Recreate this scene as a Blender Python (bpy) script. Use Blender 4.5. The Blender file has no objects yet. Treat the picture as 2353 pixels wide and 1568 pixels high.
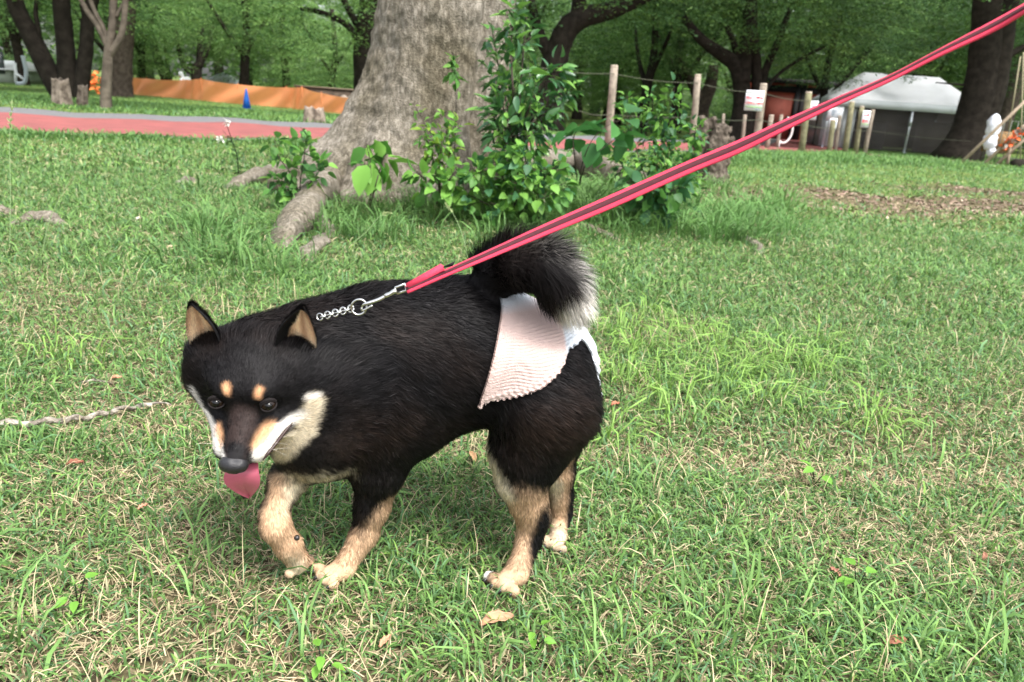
import bpy, bmesh, math, random, os
import numpy as np
from mathutils import Vector, Matrix, noise as mnoise
ONLY = os.environ.get('ONLY', '')
rng = np.random.default_rng(7)
random.seed(7)
# ---------------------------------------------------------------- camera
FPX, CAMZ = 1750.0, 0.66
TH, RO = math.radians(17.7), math.radians(4.0)
Fw = np.array([0, math.cos(TH), -math.sin(TH)])
_R0 = np.array([1., 0, 0]); _U0 = np.array([0, math.sin(TH), math.cos(TH)])
Rt = math.cos(RO)*_R0 + math.sin(RO)*_U0
Up = -math.sin(RO)*_R0 + math.cos(RO)*_U0
CAM = np.array([0, 0, CAMZ])
scene = bpy.context.scene
cd = bpy.data.cameras.new('camera'); cam = bpy.data.objects.new('camera', cd)
scene.collection.objects.link(cam)
cam.matrix_world = Matrix(((Rt[0], Up[0], -Fw[0], 0), (Rt[1], Up[1], -Fw[1], 0), (Rt[2], Up[2], -Fw[2], CAMZ), (0, 0, 0, 1)))
cd.sensor_width = 36; cd.lens = FPX/2353*36
cd.clip_start = 0.05; cd.clip_end = 500
cd.dof.use_dof = True; cd.dof.focus_distance = 1.0; cd.dof.aperture_fstop = 9.0
scene.camera = cam
# ---------------------------------------------------------------- world and sun
SUN_EL, SUN_AZ = math.radians(60), math.radians(140)     # azimuth from +Y towards +X: sun high on the right
world = bpy.data.worlds.new('World'); scene.world = world; world.use_nodes = True
wn = world.node_tree; bg = wn.nodes['Background']
sky = wn.nodes.new('ShaderNodeTexSky'); sky.sky_type = 'NISHITA'; sky.sun_disc = False
sky.sun_elevation = SUN_EL; sky.sun_rotation = SUN_AZ
sky.air_density = 1.0; sky.dust_density = 4.0; sky.ozone_density = 1.0
hs = wn.nodes.new('ShaderNodeHueSaturation'); hs.inputs['Saturation'].default_value = 0.3
wn.links.new(sky.outputs[0], hs.inputs['Color']); wn.links.new(hs.outputs[0], bg.inputs[0])
bg.inputs[1].default_value = 0.15
sl = bpy.data.lights.new('sun', 'SUN'); sl.energy = 1.5; sl.angle = math.radians(13); sl.color = (1, 0.96, 0.9)
sun = bpy.data.objects.new('sun', sl); scene.collection.objects.link(sun)
sdir = Vector((math.sin(SUN_AZ)*math.cos(SUN_EL), math.cos(SUN_AZ)*math.cos(SUN_EL), math.sin(SUN_EL)))
sun.rotation_euler = sdir.to_track_quat('Z', 'Y').to_euler()
scene.view_settings.view_transform = 'Standard'; scene.view_settings.look = 'None'
scene.view_settings.gamma = 1.0; scene.view_settings.exposure = 1.6
scene.view_settings.use_curve_mapping = False
scene.cycles.max_bounces = 6; scene.cycles.transparent_max_bounces = 8
# ---------------------------------------------------------------- helpers
def ray(px, py): return Fw + (px-1176.5)/FPX*Rt - (py-784)/FPX*Up
def P(px, py, Y):
    d = ray(px, py); return CAM + d*(Y/d[1])
def gz(x, y):
    """ground height: a nearly flat lawn that sinks 0.4 m towards the far woods"""
    x = np.asarray(x, float); y = np.asarray(y, float)
    t = np.clip((y-13)/18, 0, 1); t = t*t*(3-2*t)
    far = np.clip((y-1.6)/3, 0, 1)
    und = 0.018*np.sin(x*1.7+0.6)*np.sin(y*1.3+1.1)+0.012*np.sin(x*3.9+y*2.1)
    tx, ty = -0.36, 4.75
    mound = 0.10*np.exp(-(((x-tx)/1.2)**2+((y-ty)/1.0)**2))
    return -0.4*t + und*far*(1-t) + mound
def G(px, py, dz=0.0):
    """point of the ground seen at a pixel of the 2353-wide photograph"""
    d = ray(px, py); z = 0.0
    for _ in range(12):
        t = (z+dz-CAMZ)/d[2]; p = CAM + d*t
        if t < 0 or p[1] > 90: p = CAM + d*(90/d[1]); break
        z = float(gz(p[0], p[1]))
    return p
def depth(p): return float((np.asarray(p)-CAM) @ Fw)
def mpp(p): return depth(p)/FPX      # metres per photo pixel at a point
def new_mesh_obj(name, verts, faces=None, mat=None, parent=None, smooth=False, loops=None, counts=None, col=None, nrm=None):
    me = bpy.data.meshes.new(name)
    verts = np.asarray(verts, dtype=np.float32)
    if loops is None:
        counts = np.array([len(f) for f in faces], dtype=np.int32)
        loops = np.array([i for f in faces for i in f], dtype=np.int32)
    loops = np.asarray(loops, dtype=np.int32).ravel(); counts = np.asarray(counts, dtype=np.int32)
    me.vertices.add(len(verts)); me.vertices.foreach_set('co', verts.ravel())
    me.loops.add(len(loops)); me.loops.foreach_set('vertex_index', loops)
    me.polygons.add(len(counts))
    st = np.concatenate([[0], np.cumsum(counts)[:-1]]).astype(np.int32)
    me.polygons.foreach_set('loop_start', st)
    me.update(calc_edges=True)
    if smooth: me.polygons.foreach_set('use_smooth', np.ones(len(counts), dtype=bool))
    if col is not None:
        ca = me.color_attributes.new('Col', 'FLOAT_COLOR', 'POINT')
        c4 = np.ones((len(verts), 4), dtype=np.float32); c4[:, :3] = col
        ca.data.foreach_set('color', c4.ravel())
    if nrm is not None:
        me.polygons.foreach_set('use_smooth', np.ones(len(counts), dtype=bool))
        me.normals_split_custom_set_from_vertices(np.asarray(nrm, dtype=np.float32))
    me.update()
    o = bpy.data.objects.new(name, me); scene.collection.objects.link(o)
    if mat: me.materials.append(mat)
    if parent: o.parent = parent; o.matrix_parent_inverse = Matrix.Identity(4); o.location = -Vector(parent.location) if not parent.parent else (0, 0, 0)
    return o
def tag(o, label=None, cat=None, group=None, kind=None):
    if label: o['label'] = label
    if cat: o['category'] = cat
    if group: o['group'] = group
    if kind: o['kind'] = kind
    return o
def empty(name, loc, label=None, cat=None, group=None):
    o = bpy.data.objects.new(name, None); scene.collection.objects.link(o)
    o.location = loc; o.empty_display_size = 0.1
    return tag(o, label, cat, group)
def mat(name, color=(.5, .5, .5), rough=.8, spec=.3, metal=0., attr=None, var=0., scale=10., bump=0., bscale=60., col2=None, sheen=0., coat=0., trans=0., detail=4.):
    m = bpy.data.materials.new(name); m.use_nodes = True
    nt = m.node_tree; b = nt.nodes['Principled BSDF']
    b.inputs['Roughness'].default_value = rough; b.inputs['Specular IOR Level'].default_value = spec
    b.inputs['Metallic'].default_value = metal
    b.inputs['Base Color'].default_value = (*color, 1)
    if sheen: b.inputs['Sheen Weight'].default_value = sheen
    if coat: b.inputs['Coat Weight'].default_value = coat; b.inputs['Coat Roughness'].default_value = .05
    src = None
    tc = nt.nodes.new('ShaderNodeTexCoord')
    if attr:
        a = nt.nodes.new('ShaderNodeAttribute'); a.attribute_name = attr; src = a.outputs['Color']
    if var or col2:
        n = nt.nodes.new('ShaderNodeTexNoise'); n.inputs['Scale'].default_value = scale; n.inputs['Detail'].default_value = detail
        nt.links.new(tc.outputs['Object'], n.inputs['Vector'])
        mx = nt.nodes.new('ShaderNodeMix'); mx.data_type = 'RGBA'
        r = nt.nodes.new('ShaderNodeMapRange'); r.inputs[1].default_value = .35; r.inputs[2].default_value = .65
        nt.links.new(n.outputs['Fac'], r.inputs[0]); nt.links.new(r.outputs[0], mx.inputs['Factor'])
        if src: nt.links.new(src, mx.inputs[6])
        else: mx.inputs[6].default_value = (*color, 1)
        if col2: mx.inputs[7].default_value = (*col2, 1)
        else: mx.inputs[7].default_value = (*[min(1, x*(1-var)) for x in color], 1)
        src = mx.outputs[2]
    if src: nt.links.new(src, b.inputs['Base Color'])
    if bump:
        n2 = nt.nodes.new('ShaderNodeTexNoise'); n2.inputs['Scale'].default_value = bscale; n2.inputs['Detail'].default_value = 6
        nt.links.new(tc.outputs['Object'], n2.inputs['Vector'])
        bp = nt.nodes.new('ShaderNodeBump'); bp.inputs['Strength'].default_value = bump; bp.inputs['Distance'].default_value = .02
        nt.links.new(n2.outputs['Fac'], bp.inputs['Height']); nt.links.new(bp.outputs[0], b.inputs['Normal'])
    if trans:
        tr = nt.nodes.new('ShaderNodeBsdfTranslucent'); ms = nt.nodes.new('ShaderNodeMixShader'); ms.inputs[0].default_value = trans
        if src: nt.links.new(src, tr.inputs['Color'])
        else: tr.inputs['Color'].default_value = (*color, 1)
        nt.links.new(b.outputs[0], ms.inputs[1]); nt.links.new(tr.outputs[0], ms.inputs[2])
        nt.links.new(ms.outputs[0], nt.nodes['Material Output'].inputs[0])
    return m
def tube_geo(pts, radii, n=8, closed_tip=True, jitter=0., rg=None, flat=None):
    """tapered tube round a polyline: vertices, faces"""
    pts = np.asarray(pts, float); k = len(pts)
    radii = np.broadcast_to(np.asarray(radii, float), (k,))
    T = np.gradient(pts, axis=0); T /= np.linalg.norm(T, axis=1)[:, None]+1e-9
    ref = np.array([0, 0, 1.]) if abs(T[0, 2]) < .9 else np.array([1., 0, 0])
    V = []; a = np.linspace(0, 2*math.pi, n, endpoint=False); u = None
    for i in range(k):
        if u is None: u = np.cross(T[i], ref)
        else: u = u - T[i]*(u@T[i])
        u /= np.linalg.norm(u)+1e-9; w = np.cross(T[i], u)
        rr = radii[i]*(1+(jitter*(rg.random(n)-.5) if jitter else 0))
        V.append(pts[i]+(np.cos(a)*rr)[:, None]*u+(np.sin(a)*rr*(flat or 1))[:, None]*w)
    V = np.concatenate(V); Fc = []
    for i in range(k-1):
        for j in range(n):
            Fc.append((i*n+j, i*n+(j+1) % n, (i+1)*n+(j+1) % n, (i+1)*n+j))
    Fc.append(tuple(range(n-1, -1, -1))); Fc.append(tuple((k-1)*n+j for j in range(n)))
    return V, Fc
class MB:
    """collects pieces into ONE mesh"""
    def __init__(s): s.v = []; s.f = []; s.n = 0; s.c = []
    def add(s, V, Fc, col=None):
        V = np.asarray(V, float); s.v.append(V); s.f += [tuple(i+s.n for i in f) for f in Fc]; s.n += len(V)
        s.c.append(np.broadcast_to(np.asarray(col if col is not None else (1, 1, 1), float), (len(V), 3)))
        return s
    def tube(s, pts, r, n=8, col=None, **k): return s.add(*tube_geo(pts, r, n, **k), col=col)
    def box(s, c, size, rz=0., col=None, M=None):
        x, y, z = [q/2 for q in size]; V = np.array([[i*x, j*y, k*z] for i in (-1, 1) for j in (-1, 1) for k in (-1, 1)])
        if M is not None: V = V @ np.asarray(M).T
        ca, sa = math.cos(rz), math.sin(rz); V = V @ np.array([[ca, sa, 0], [-sa, ca, 0], [0, 0, 1]]) + np.asarray(c, float)
        return s.add(V, [(0, 1, 3, 2), (4, 6, 7, 5), (0, 4, 5, 1), (2, 3, 7, 6), (0, 2, 6, 4), (1, 5, 7, 3)], col)
    def build(s, name, m, parent=None, smooth=False, usecol=False):
        return new_mesh_obj(name, np.concatenate(s.v), s.f, m, parent, smooth, col=np.concatenate(s.c) if usecol else None)
def spline(pts, n):
    """Catmull-Rom through points"""
    pts = np.asarray(pts, float); p = np.vstack([2*pts[0]-pts[1], pts, 2*pts[-1]-pts[-2]]); out = []
    for t in np.linspace(0, len(pts)-1-1e-6, n):
        i = int(t); u = t-i; a, b, c_, d = p[i], p[i+1], p[i+2], p[i+3]
        out.append(.5*((2*b)+(-a+c_)*u+(2*a-5*b+4*c_-d)*u*u+(-a+3*b-3*c_+d)*u**3))
    return np.array(out)
def bez(a, b, c_, n=10):
    t = np.linspace(0, 1, n)[:, None]; return (1-t)**2*np.asarray(a)+2*t*(1-t)*np.asarray(b)+t*t*np.asarray(c_)
def snoise(p, s=1., seed=0.):
    """cheap smooth pseudo-noise of points (N,3) in about [-1,1]"""
    p = np.asarray(p)*s+seed; x, y, z = p[..., 0], p[..., 1], p[..., 2]
    return (np.sin(x*1.3+1.7*np.sin(y*1.1+.7*z))+np.sin(y*1.7-1.3*np.sin(z*1.3+x*.6)+2)+np.sin(z*1.9+1.1*np.sin(x*1.6-y)+4)+.6*np.sin(x*3.1+y*2.3+1.2*np.sin(z*3.7)))/3.6
def surface_nets(val, org, h):
    s = val < 0; nx, ny, nz = val.shape
    cnt = np.zeros((nx-1, ny-1, nz-1), np.int16); acc = np.zeros((nx-1, ny-1, nz-1, 3), np.float32)
    crosses = []
    for ax in range(3):
        a = [slice(None)]*3; b = [slice(None)]*3; a[ax] = slice(0, -1); b[ax] = slice(1, None)
        va, vb = val[tuple(a)], val[tuple(b)]; cr = (s[tuple(a)] != s[tuple(b)])
        idx = np.argwhere(cr); t = (va[cr]/(va[cr]-vb[cr]))
        pos = idx.astype(np.float32); pos[:, ax] += t
        crosses.append((ax, idx, s[tuple(a)][cr]))
        o1, o2 = [q for q in range(3) if q != ax]
        for d1 in (0, -1):
            for d2 in (0, -1):
                c = idx.copy(); c[:, o1] += d1; c[:, o2] += d2
                ok = (c >= 0).all(1) & (c < np.array(cnt.shape)).all(1)
                cc = c[ok]; np.add.at(cnt, tuple(cc.T), 1); np.add.at(acc, tuple(cc.T), pos[ok])
    m = cnt > 0; vid = -np.ones(cnt.shape, np.int64); vid[m] = np.arange(m.sum())
    V = acc[m]/cnt[m][:, None]*h+org
    quads = []
    for ax, idx, sa in crosses:
        o1, o2 = [(1, 2), (2, 0), (0, 1)][ax]
        ok = (idx[:, o1] > 0) & (idx[:, o2] > 0) & (idx[:, o1] < cnt.shape[o1]) & (idx[:, o2] < cnt.shape[o2])
        idx = idx[ok]; sa = sa[ok]; q = []
        for d1, d2 in ((-1, -1), (0, -1), (0, 0), (-1, 0)):
            c = idx.copy(); c[:, o1] += d1; c[:, o2] += d2; q.append(vid[tuple(c.T)])
        q = np.stack(q, 1); q[~sa] = q[~sa][:, ::-1]; quads.append(q)
    return V, np.concatenate(quads)
# ================================================================= DOG
def build_dog():
    prims = []          # (kind, a, b, ra, rb, k, scale)
    def A(px, py, Y, r, dz=None):
        p = P(px, py, Y); return p, r*mpp(p)
    def cap(a, b, k=.02): prims.append(('c', a[0], b[0], a[1], b[1], k))
    def chain(lst, k=.02):
        for i in range(len(lst)-1): cap(lst[i], lst[i+1], k)
    def ell(c, M, r, k=.015): prims.append(('e', np.asarray(c), np.asarray(M), np.asarray(r), None, k))
    # torso
    rump = A(1238, 838, 1.04, 122); mid = A(1050, 806, 1.02, 146); ch = A(880, 835, 1.00, 148); chl = A(872, 925, .985, 142)
    cap(rump, mid, .05); cap(mid, ch, .05); cap(ch, chl, .05); cap(A(1150, 815, 1.03, 118), A(960, 890, .99, 126), .03)
    neck = A(735, 860, .95, 140); n2 = A(620, 850, .925, 118)
    cap(ch, neck, .05); cap(neck, n2, .04); cap(chl, A(735, 985, .945, 112), .04); cap(neck, A(745, 960, .945, 125), .03)
    # hips and thighs
    cap(A(1240, 850, 1.00, 112), A(1248, 935, .985, 116), .022)
    cap(A(1248, 935, .985, 118), A(1212, 1040, .975, 86), .016)
    cap(A(1240, 870, 1.09, 100), A(1262, 995, 1.085, 80), .018)
    cap(A(1252, 1000, 1.085, 76), A(1282, 1080, 1.08, 38), .02)
    # near hind leg
    pw = G(1188, 1318, .021); pt = G(1158, 1338, .014)
    chain([A(1212, 1040, .975, 88), A(1200, 1100, .965, 58), A(1213, 1150, .965, 42), A(1226, 1190, .968, 35), A(1217, 1235, .962, 26), (pw, 26*mpp(pw))], .012)
    cap((pw, 26*mpp(pw)), (pt, 23*mpp(pt)), .01)
    # far hind leg
    pf = G(1281, 1238, .02)
    chain([A(1282, 1080, 1.08, 38), A(1288, 1140, 1.085, 27), A(1289, 1180, 1.085, 24), A(1284, 1225, 1.075, 21), (pf, 21*mpp(pf))], .01)
    # near (left) front leg, planted
    fp = G(790, 1308, .019); ft = G(757, 1322, .013)
    chain([A(880, 1000, .945, 85), A(870, 1075, .94, 60), A(855, 1164, .94, 36), A(838, 1225, .935, 27), (fp, 25*mpp(fp))], .015)
    cap((fp, 25*mpp(fp)), (ft, 22*mpp(ft)), .008)
    # far (right) front leg, lifted
    chain([A(720, 1030, .94, 62), A(660, 1105, .925, 37), A(629, 1180, .895, 27), A(634, 1212, .885, 29), A(662, 1252, .89, 26), A(682, 1285, .90, 24)], .014)
    cap(A(682, 1285, .90, 24), A(688, 1300, .905, 18), .006)
    # toes
    def toes(c, d, s, r, n=4, sp=1.):
        up = np.cross(s, d)
        for i in range(n):
            q = (i-(n-1)/2); e = c+s*q*r*1.55*sp+d*(r*.7-abs(q)*r*.35)
            prims.append(('c', c+s*q*r*1.1, e, r*.92, r*.86, .0016))
            claws.append((e+d*r*.75-up*r*.1, d-up*.5, r*.3))
    claws = []
    vz = np.array([0, 0, 1.])
    d = np.array([-.75, -.65, 0]); d /= np.linalg.norm(d); toes(ft+d*.004, d, np.cross(d, vz), .0095)
    d = np.array([-.62, -.78, 0]); d /= np.linalg.norm(d); toes(pt+d*.004, d, np.cross(d, vz), .0100)
    d = np.array([-.6, -.8, 0]); d /= np.linalg.norm(d); toes(pf+d*.012-vz*.004, d, np.cross(d, vz), .0085)
    c0 = P(688, 1300, .905); d = P(698, 1322, .905)-c0; d /= np.linalg.norm(d); toes(c0, d, np.array([.55, .8, .1])/.98, .0085, sp=.9)
    # head frame
    e0 = P(561, 933, .83); al = math.radians(33); h = math.atan2(.306, .83)-math.radians(18)
    Fh = np.array([math.sin(h), -math.cos(h), 0]); HF = Fh*math.cos(al)+np.array([0, 0, -math.sin(al)])
    HS = np.array([math.cos(h), math.sin(h), 0]); HU = np.cross(HS, HF); HU = HU*np.sign(HU[2])
    HO = e0-HF*.05-HU*.012
    def H(a, u, s): return HO+HF*a+HU*u+HS*s
    MH = np.stack([HF, HU, HS])
    def hl(p): return (np.asarray(p)-HO) @ MH.T        # world -> head coordinates (f,u,s)
    def hc(a, ra, b, rb, k): prims.append(('c', H(*a), H(*b), ra, rb, k))
    ell(H(-.005, .012, 0), MH, (.060, .050, .064), .02)
    for q in (-1, 1):
        ell(H(-.014, .0, q*.044-.003*(q < 0)), MH, (.036, .046, .040), .014)
        hc((-.002, -.014-.006*(q > 0), q*.044-.010*(q < 0)), .029, (.044, -.030, q*.026), .021, .014)       # cheek ruffs
        ell(H(.036, .032, q*.019), MH, (.016, .012, .017), .014)        # brow
        hc((.032, -.024, q*.0295+.001), .0235, (.085, -.027, q*.0165-.0025), .0160, .010)
    hc((.035, -.004, 0), .024, (.100, -.013, 0), .0135, .012)             # bridge
    hc((.085, -.018, -.0015), .0185, (.108, -.019, -.003), .0148, .006)            # muzzle end
    nprim_skull = len(prims)
    # tail
    tail = [A(1116, 672, 1.03, 38), A(1142, 632, 1.01, 42), A(1196, 612, .985, 44), A(1252, 622, .965, 43), A(1292, 658, .955, 36), A(1316, 700, .95, 24)]
    chain(tail, .02)
    # ---- evaluate on a grid
    hgrid = .0032
    lo = np.array([9., 9, 9]); hi = -lo
    for pr in prims:
        if pr[0] == 'c':
            for q, r in ((pr[1], pr[3]), (pr[2], pr[4])): lo = np.minimum(lo, q-r); hi = np.maximum(hi, q+r)
    lo -= .03; hi += .03
    lo = np.minimum(lo, HO-.13); n = np.ceil((hi-lo)/hgrid).astype(int)
    def sdf(X, sub=None):
        D = np.full(X.shape[:-1], 1., np.float32)
        for pr in (sub or prims):
            k = pr[5]; dd = prim(pr, X); hh = np.clip(.5+.5*(dd-D)/k, 0, 1); D = dd*(1-hh)+D*hh-k*hh*(1-hh)
        return D
    def prim(pr, X):
        if pr[0] == 'c':
            a, b, ra, rb = pr[1:5]; ab = b-a; t = np.clip(((X-a)@ab)/(ab@ab+1e-12), 0, 1)
            return np.linalg.norm(X-a-t[..., None]*ab, axis=-1)-(ra+(rb-ra)*t)
        q = (X-pr[1])@pr[2].T; r = pr[3]; k0 = np.linalg.norm(q/r, axis=-1); k1 = np.linalg.norm(q/(r*r), axis=-1)
        return k0*(k0-1)/np.maximum(k1, 1e-6)
    hitp = prims[:nprim_skull]
    def hit(px, py):
        d_ = ray(px, py); d_ = d_/np.linalg.norm(d_); t_ = .55
        for _ in range(60):
            q_ = sdf((CAM+d_*t_)[None], hitp)[0]
            if q_ < .0005: break
            t_ += max(q_*.8, .0004)
        return CAM+d_*min(t_, 1.3)
    ax = [lo[i]+hgrid*np.arange(n[i]) for i in range(3)]
    D = np.full(n, .3, np.float32)
    def rng_box(pr):
        if pr[0] == 'c': a = np.minimum(pr[1]-pr[3], pr[2]-pr[4]); b = np.maximum(pr[1]+pr[3], pr[2]+pr[4])
        else: m = pr[3].max(); a = pr[1]-m; b = pr[1]+m
        pad = pr[5]*1.2+.012; i0 = np.clip(((a-pad-lo)/hgrid).astype(int), 0, n-1); i1 = np.clip(((b+pad-lo)/hgrid).astype(int)+1, 1, n)
        return tuple(slice(i0[i], i1[i]) for i in range(3))
    def gridpts(sl): return np.stack(np.meshgrid(*[ax[i][sl[i]] for i in range(3)], indexing='ij'), -1)
    cuts = []
    for pr in prims:
        sl = rng_box(pr); dd = prim(pr, gridpts(sl)); k = pr[5]; d0 = D[sl]
        hh = np.clip(.5+.5*(dd-d0)/k, 0, 1); D[sl] = dd*(1-hh)+d0*hh-k*hh*(1-hh)
    # mouth slit and eye sockets (smooth subtraction)
    def sub(pr):
        sl = rng_box(pr); dd = prim(pr, gridpts(sl)); k = pr[5]; d0 = D[sl]
        hh = np.clip(.5-.5*(d0+dd)/k, 0, 1); D[sl] = d0*(1-hh)-dd*hh+k*hh*(1-hh)
    # lower jaw added after the slit
    for q in (-1, 1):
        sub(('c', H(.098, -.044, q*.018), H(.018, -.033, q*.064), .0050, .0035, .004))
        sub(('e', H(.0600, .0190, q*.0305), MH, np.array([.012, .0085, .0115]), None, .003))
    def addp(pr):
        sl = rng_box(pr); dd = prim(pr, gridpts(sl)); k = pr[5]; d0 = D[sl]
        hh = np.clip(.5+.5*(dd-d0)/k, 0, 1); D[sl] = dd*(1-hh)+d0*hh-k*hh*(1-hh)
    addp(('c', H(.015, -.050, 0), H(.078, -.052, 0), .024, .0125, .006))
    V, Q = surface_nets(D, lo, hgrid)
    # keep the biggest island out of precaution is unnecessary; light smoothing
    for _ in range(2):
        acc = np.zeros_like(V); c = np.zeros(len(V))
        for i in range(4):
            a, b = Q[:, i], Q[:, (i+1) % 4]
            np.add.at(acc, a, V[b]); np.add.at(c, a, 1)
            np.add.at(acc, b, V[a]); np.add.at(c, b, 1)
        V = V*.5+.5*acc/c[:, None]
    # normals
    def vnormals(V, Q):
        fn = np.cross(V[Q[:, 2]]-V[Q[:, 0]], V[Q[:, 3]]-V[Q[:, 1]]); N = np.zeros_like(V)
        for i in range(4): np.add.at(N, Q[:, i], fn)
        return N/np.maximum(np.linalg.norm(N, axis=1), 1e-12)[:, None], fn
    N, fn = vnormals(V, Q)
    # ---- colour of the coat
    BLK = np.array([.0085, .0078, .0085]); BRN = np.array([.035, .022, .016]); TAN = np.array([.52, .35, .22]); CRM = np.array([.72, .63, .47]); WHT = np.array([.84, .80, .74]); ORG = np.array([.56, .31, .165])
    marks = []
    def mk(a, b, ra, rb, colr, soft, op=1., noise=.003): marks.append((np.asarray(a), np.asarray(b), ra, rb, colr, soft, op, noise))
    def mA(p, q, c_, soft=.010, op=1., nz=.004): a, b = A(*p), A(*q); mk(a[0], b[0], a[1], b[1], c_, soft, op, nz)
    # brown cast on flank / thigh
    mA((1230, 1000, .90, 60), (1300, 950, .93, 50), BRN, .04, .55, .01)
    mA((820, 1060, .85, 40), (930, 1000, .86, 40), BRN, .03, .8, .015)
    # chest cream
    mA((650, 1122, .89, 26), (790, 1108, .88, 26), CRM, .012, 1., .008)
    mA((700, 1130, .93, 30), (790, 1120, .95, 30), CRM, .012, 1., .006)
    # near hind leg: front edge cream, shank tan, rear black
    mA((1108, 965, .99, 16), (1130, 1080, .96, 28), CRM, .008)
    mA((1120, 1060, .95, 24), (1185, 1190, .93, 30), CRM, .010)
    mA((1175, 1140, .90, 22), (1240, 1160, .93, 24), TAN, .016)
    mA((1200, 1180, .93, 36), (1205, 1200, .93, 40), TAN, .012)
    mA((1222, 1165, .95, 52), (1205, 1240, .945, 50), TAN, .012)
    mA((1200, 1200, .93, 44), (1175, 1340, .90, 56), TAN, .010)
    mA((1190, 1225, .93, 18), (1165, 1300, .90, 22), CRM, .008)
    mA((1160, 1320, .89, 28), (1120, 1352, .88, 26), WHT, .008)
    mA((1264, 1182, .945, 26), (1240, 1255, .945, 27), BLK, .008)
    mA((1240, 1255, .945, 26), (1218, 1308, .94, 18), BLK, .008)
    # far hind leg
    mA((1290, 1070, 1.04, 30), (1288, 1250, 1.05, 50), TAN, .012)
    mA((1270, 1120, 1.05, 24), (1268, 1245, 1.04, 28), CRM, .010)
    mA((1285, 1235, 1.05, 20), (1283, 1262, 1.05, 42), TAN, .008)
    mA((1322, 1130, 1.075, 18), (1312, 1240, 1.07, 17), BLK, .006)
    # near front leg
    mA((918, 1090, .955, 26), (895, 1190, .945, 28), TAN*.8, .014)
    mA((895, 1150, .93, 24), (872, 1225, .92, 38), TAN, .010)
    mA((840, 1250, .92, 44), (760, 1330, .90, 60), TAN*1.1, .008)
    mA((838, 1150, .90, 24), (820, 1230, .905, 18), BLK, .008)
    mA((745, 1335, .895, 16), (730, 1338, .895, 16), CRM, .008)
    # lifted front leg
    mA((640, 1120, .90, 30), (625, 1180, .87, 40), TAN*1.1, .008)
    mA((632, 1190, .87, 48), (690, 1310, .88, 52), TAN*1.15, .008)
    mA((674, 1120, .905, 18), (664, 1170, .885, 13), CRM*1.15, .011)
    mA((606, 1110, .905, 10), (602, 1160, .885, 6), BLK, .005)
    mA((672, 1285, .88, 12), (690, 1312, .89, 16), CRM*1.1, .016)
    # head marks, in head coordinates
    def mH(a, b, ra, rb, c_, soft=.004, op=1., nz=.0015): mk(H(*a), H(*b), ra, rb, c_, soft, op, nz)
    HB = BLK*1.15
    for q in (-1, 1):
        q < 0 and mH((.020, -.045, q*.060), (.0, -.036, q*.080), .0160, .0160, CRM*1.1, .006)        # cheek
        mH((.045, -.050, q*.030), (.015, -.062, q*.045), .020, .024, CRM*.92, .006)
        pass
        mH((.050, -.058, q*.016), (.012, -.060, q*.055), .022, .027, CRM, .006)
        pass
        pass
        pass
        pass
        pass
        mH((.098, -.045, q*.019), (.018, -.0340, q*.064), .0032, .0030, BLK*.8, .0015)      # lips
    def mS(p, q, c_, soft=.004, op=1., nz=.0018): a, b = hit(*p[:2]), hit(*q[:2]); mk(a, b, p[2]*mpp(a), q[2]*mpp(b), c_, soft, op, nz)
    mS((716, 925, 20), (700, 985, 24), CRM, .005); mS((700, 985, 24), (650, 1040, 20), CRM, .005); mS((650, 1040, 20), (622, 1062, 10), CRM, .004)
    mS((702, 914, 9), (722, 912, 7), WHT, .003)
    mS((686, 956, 12), (640, 1000, 22), WHT, .005); mS((640, 1000, 22), (600, 1045, 24), WHT, .005); mS((598, 1048, 20), (582, 1066, 12), WHT, .004)
    mS((618, 983, 13), (590, 1022, 14), ORG*1.3, .007, .95)
    mS((668, 979, 4), (642, 1012, 5), np.array([.04, .018, .015]), .0015); mS((642, 1012, 5), (608, 1056, 5), BLK, .0015)
    mS((452, 904, 9), (468, 942, 11), WHT, .004); mS((468, 942, 11), (488, 990, 16), WHT, .004); mS((486, 990, 16), (502, 1032, 17), WHT, .004); mS((502, 1032, 16), (512, 1060, 11), WHT, .004)
    mS((502, 985, 9), (508, 1020, 9), ORG*1.15, .005, .9)
    mS((519, 892, 7), (522, 904, 6), ORG*1.4, .0045); mS((594, 902, 7), (591, 914, 6), ORG*1.4, .0045)
    mH((.0, -.070, 0), (.085, -.058, 0), .030, .013, CRM, .006)
    mH((.045, .006, 0), (.103, -.003, 0), .0185, .0125, np.array([.030, .020, .018]), .005)
    mH((.104, -.004, 0), (.118, -.010, 0), .0110, .0090, BLK, .003)
    pts_tail = [t[0] for t in tail]
    def tail_t(X):
        best = np.full(len(X), 9.); tt = np.zeros(len(X))
        for i in range(len(tail)-1):
            a, b = pts_tail[i], pts_tail[i+1]; ab = b-a; t = np.clip(((X-a)@ab)/(ab@ab), 0, 1); dd = np.linalg.norm(X-a-t[:, None]*ab, axis=1)-(tail[i][1]*(1-t)+tail[i+1][1]*t)
            m = dd < best; best[m] = dd[m]; tt[m] = i+t[m]
        return best, tt
    def coat(X):
        C_ = np.tile(BLK, (len(X), 1))
        C_ = C_+(BRN-BLK)*(.30*np.clip(snoise(X, 24.)+.2, 0, 1))[:, None]
        for a, b, ra, rb, cc, soft, op, nz in marks:
            ab = b-a; t = np.clip(((X-a)@ab)/(ab@ab+1e-12), 0, 1); r = ra+(rb-ra)*t
            dd = np.linalg.norm(X-a-t[:, None]*ab, axis=1)-r+nz*snoise(X, 260.)
            w = np.clip(.5-dd/(2*soft), 0, 1); w = w*w*(3-2*w)*op
            C_ = C_*(1-w[:, None])+cc*w[:, None]
        dt, tt = tail_t(X)
        w = np.clip((tt-4.0)/.7, 0, 1)*np.clip((.008-dt)/.004, 0, 1)
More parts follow.
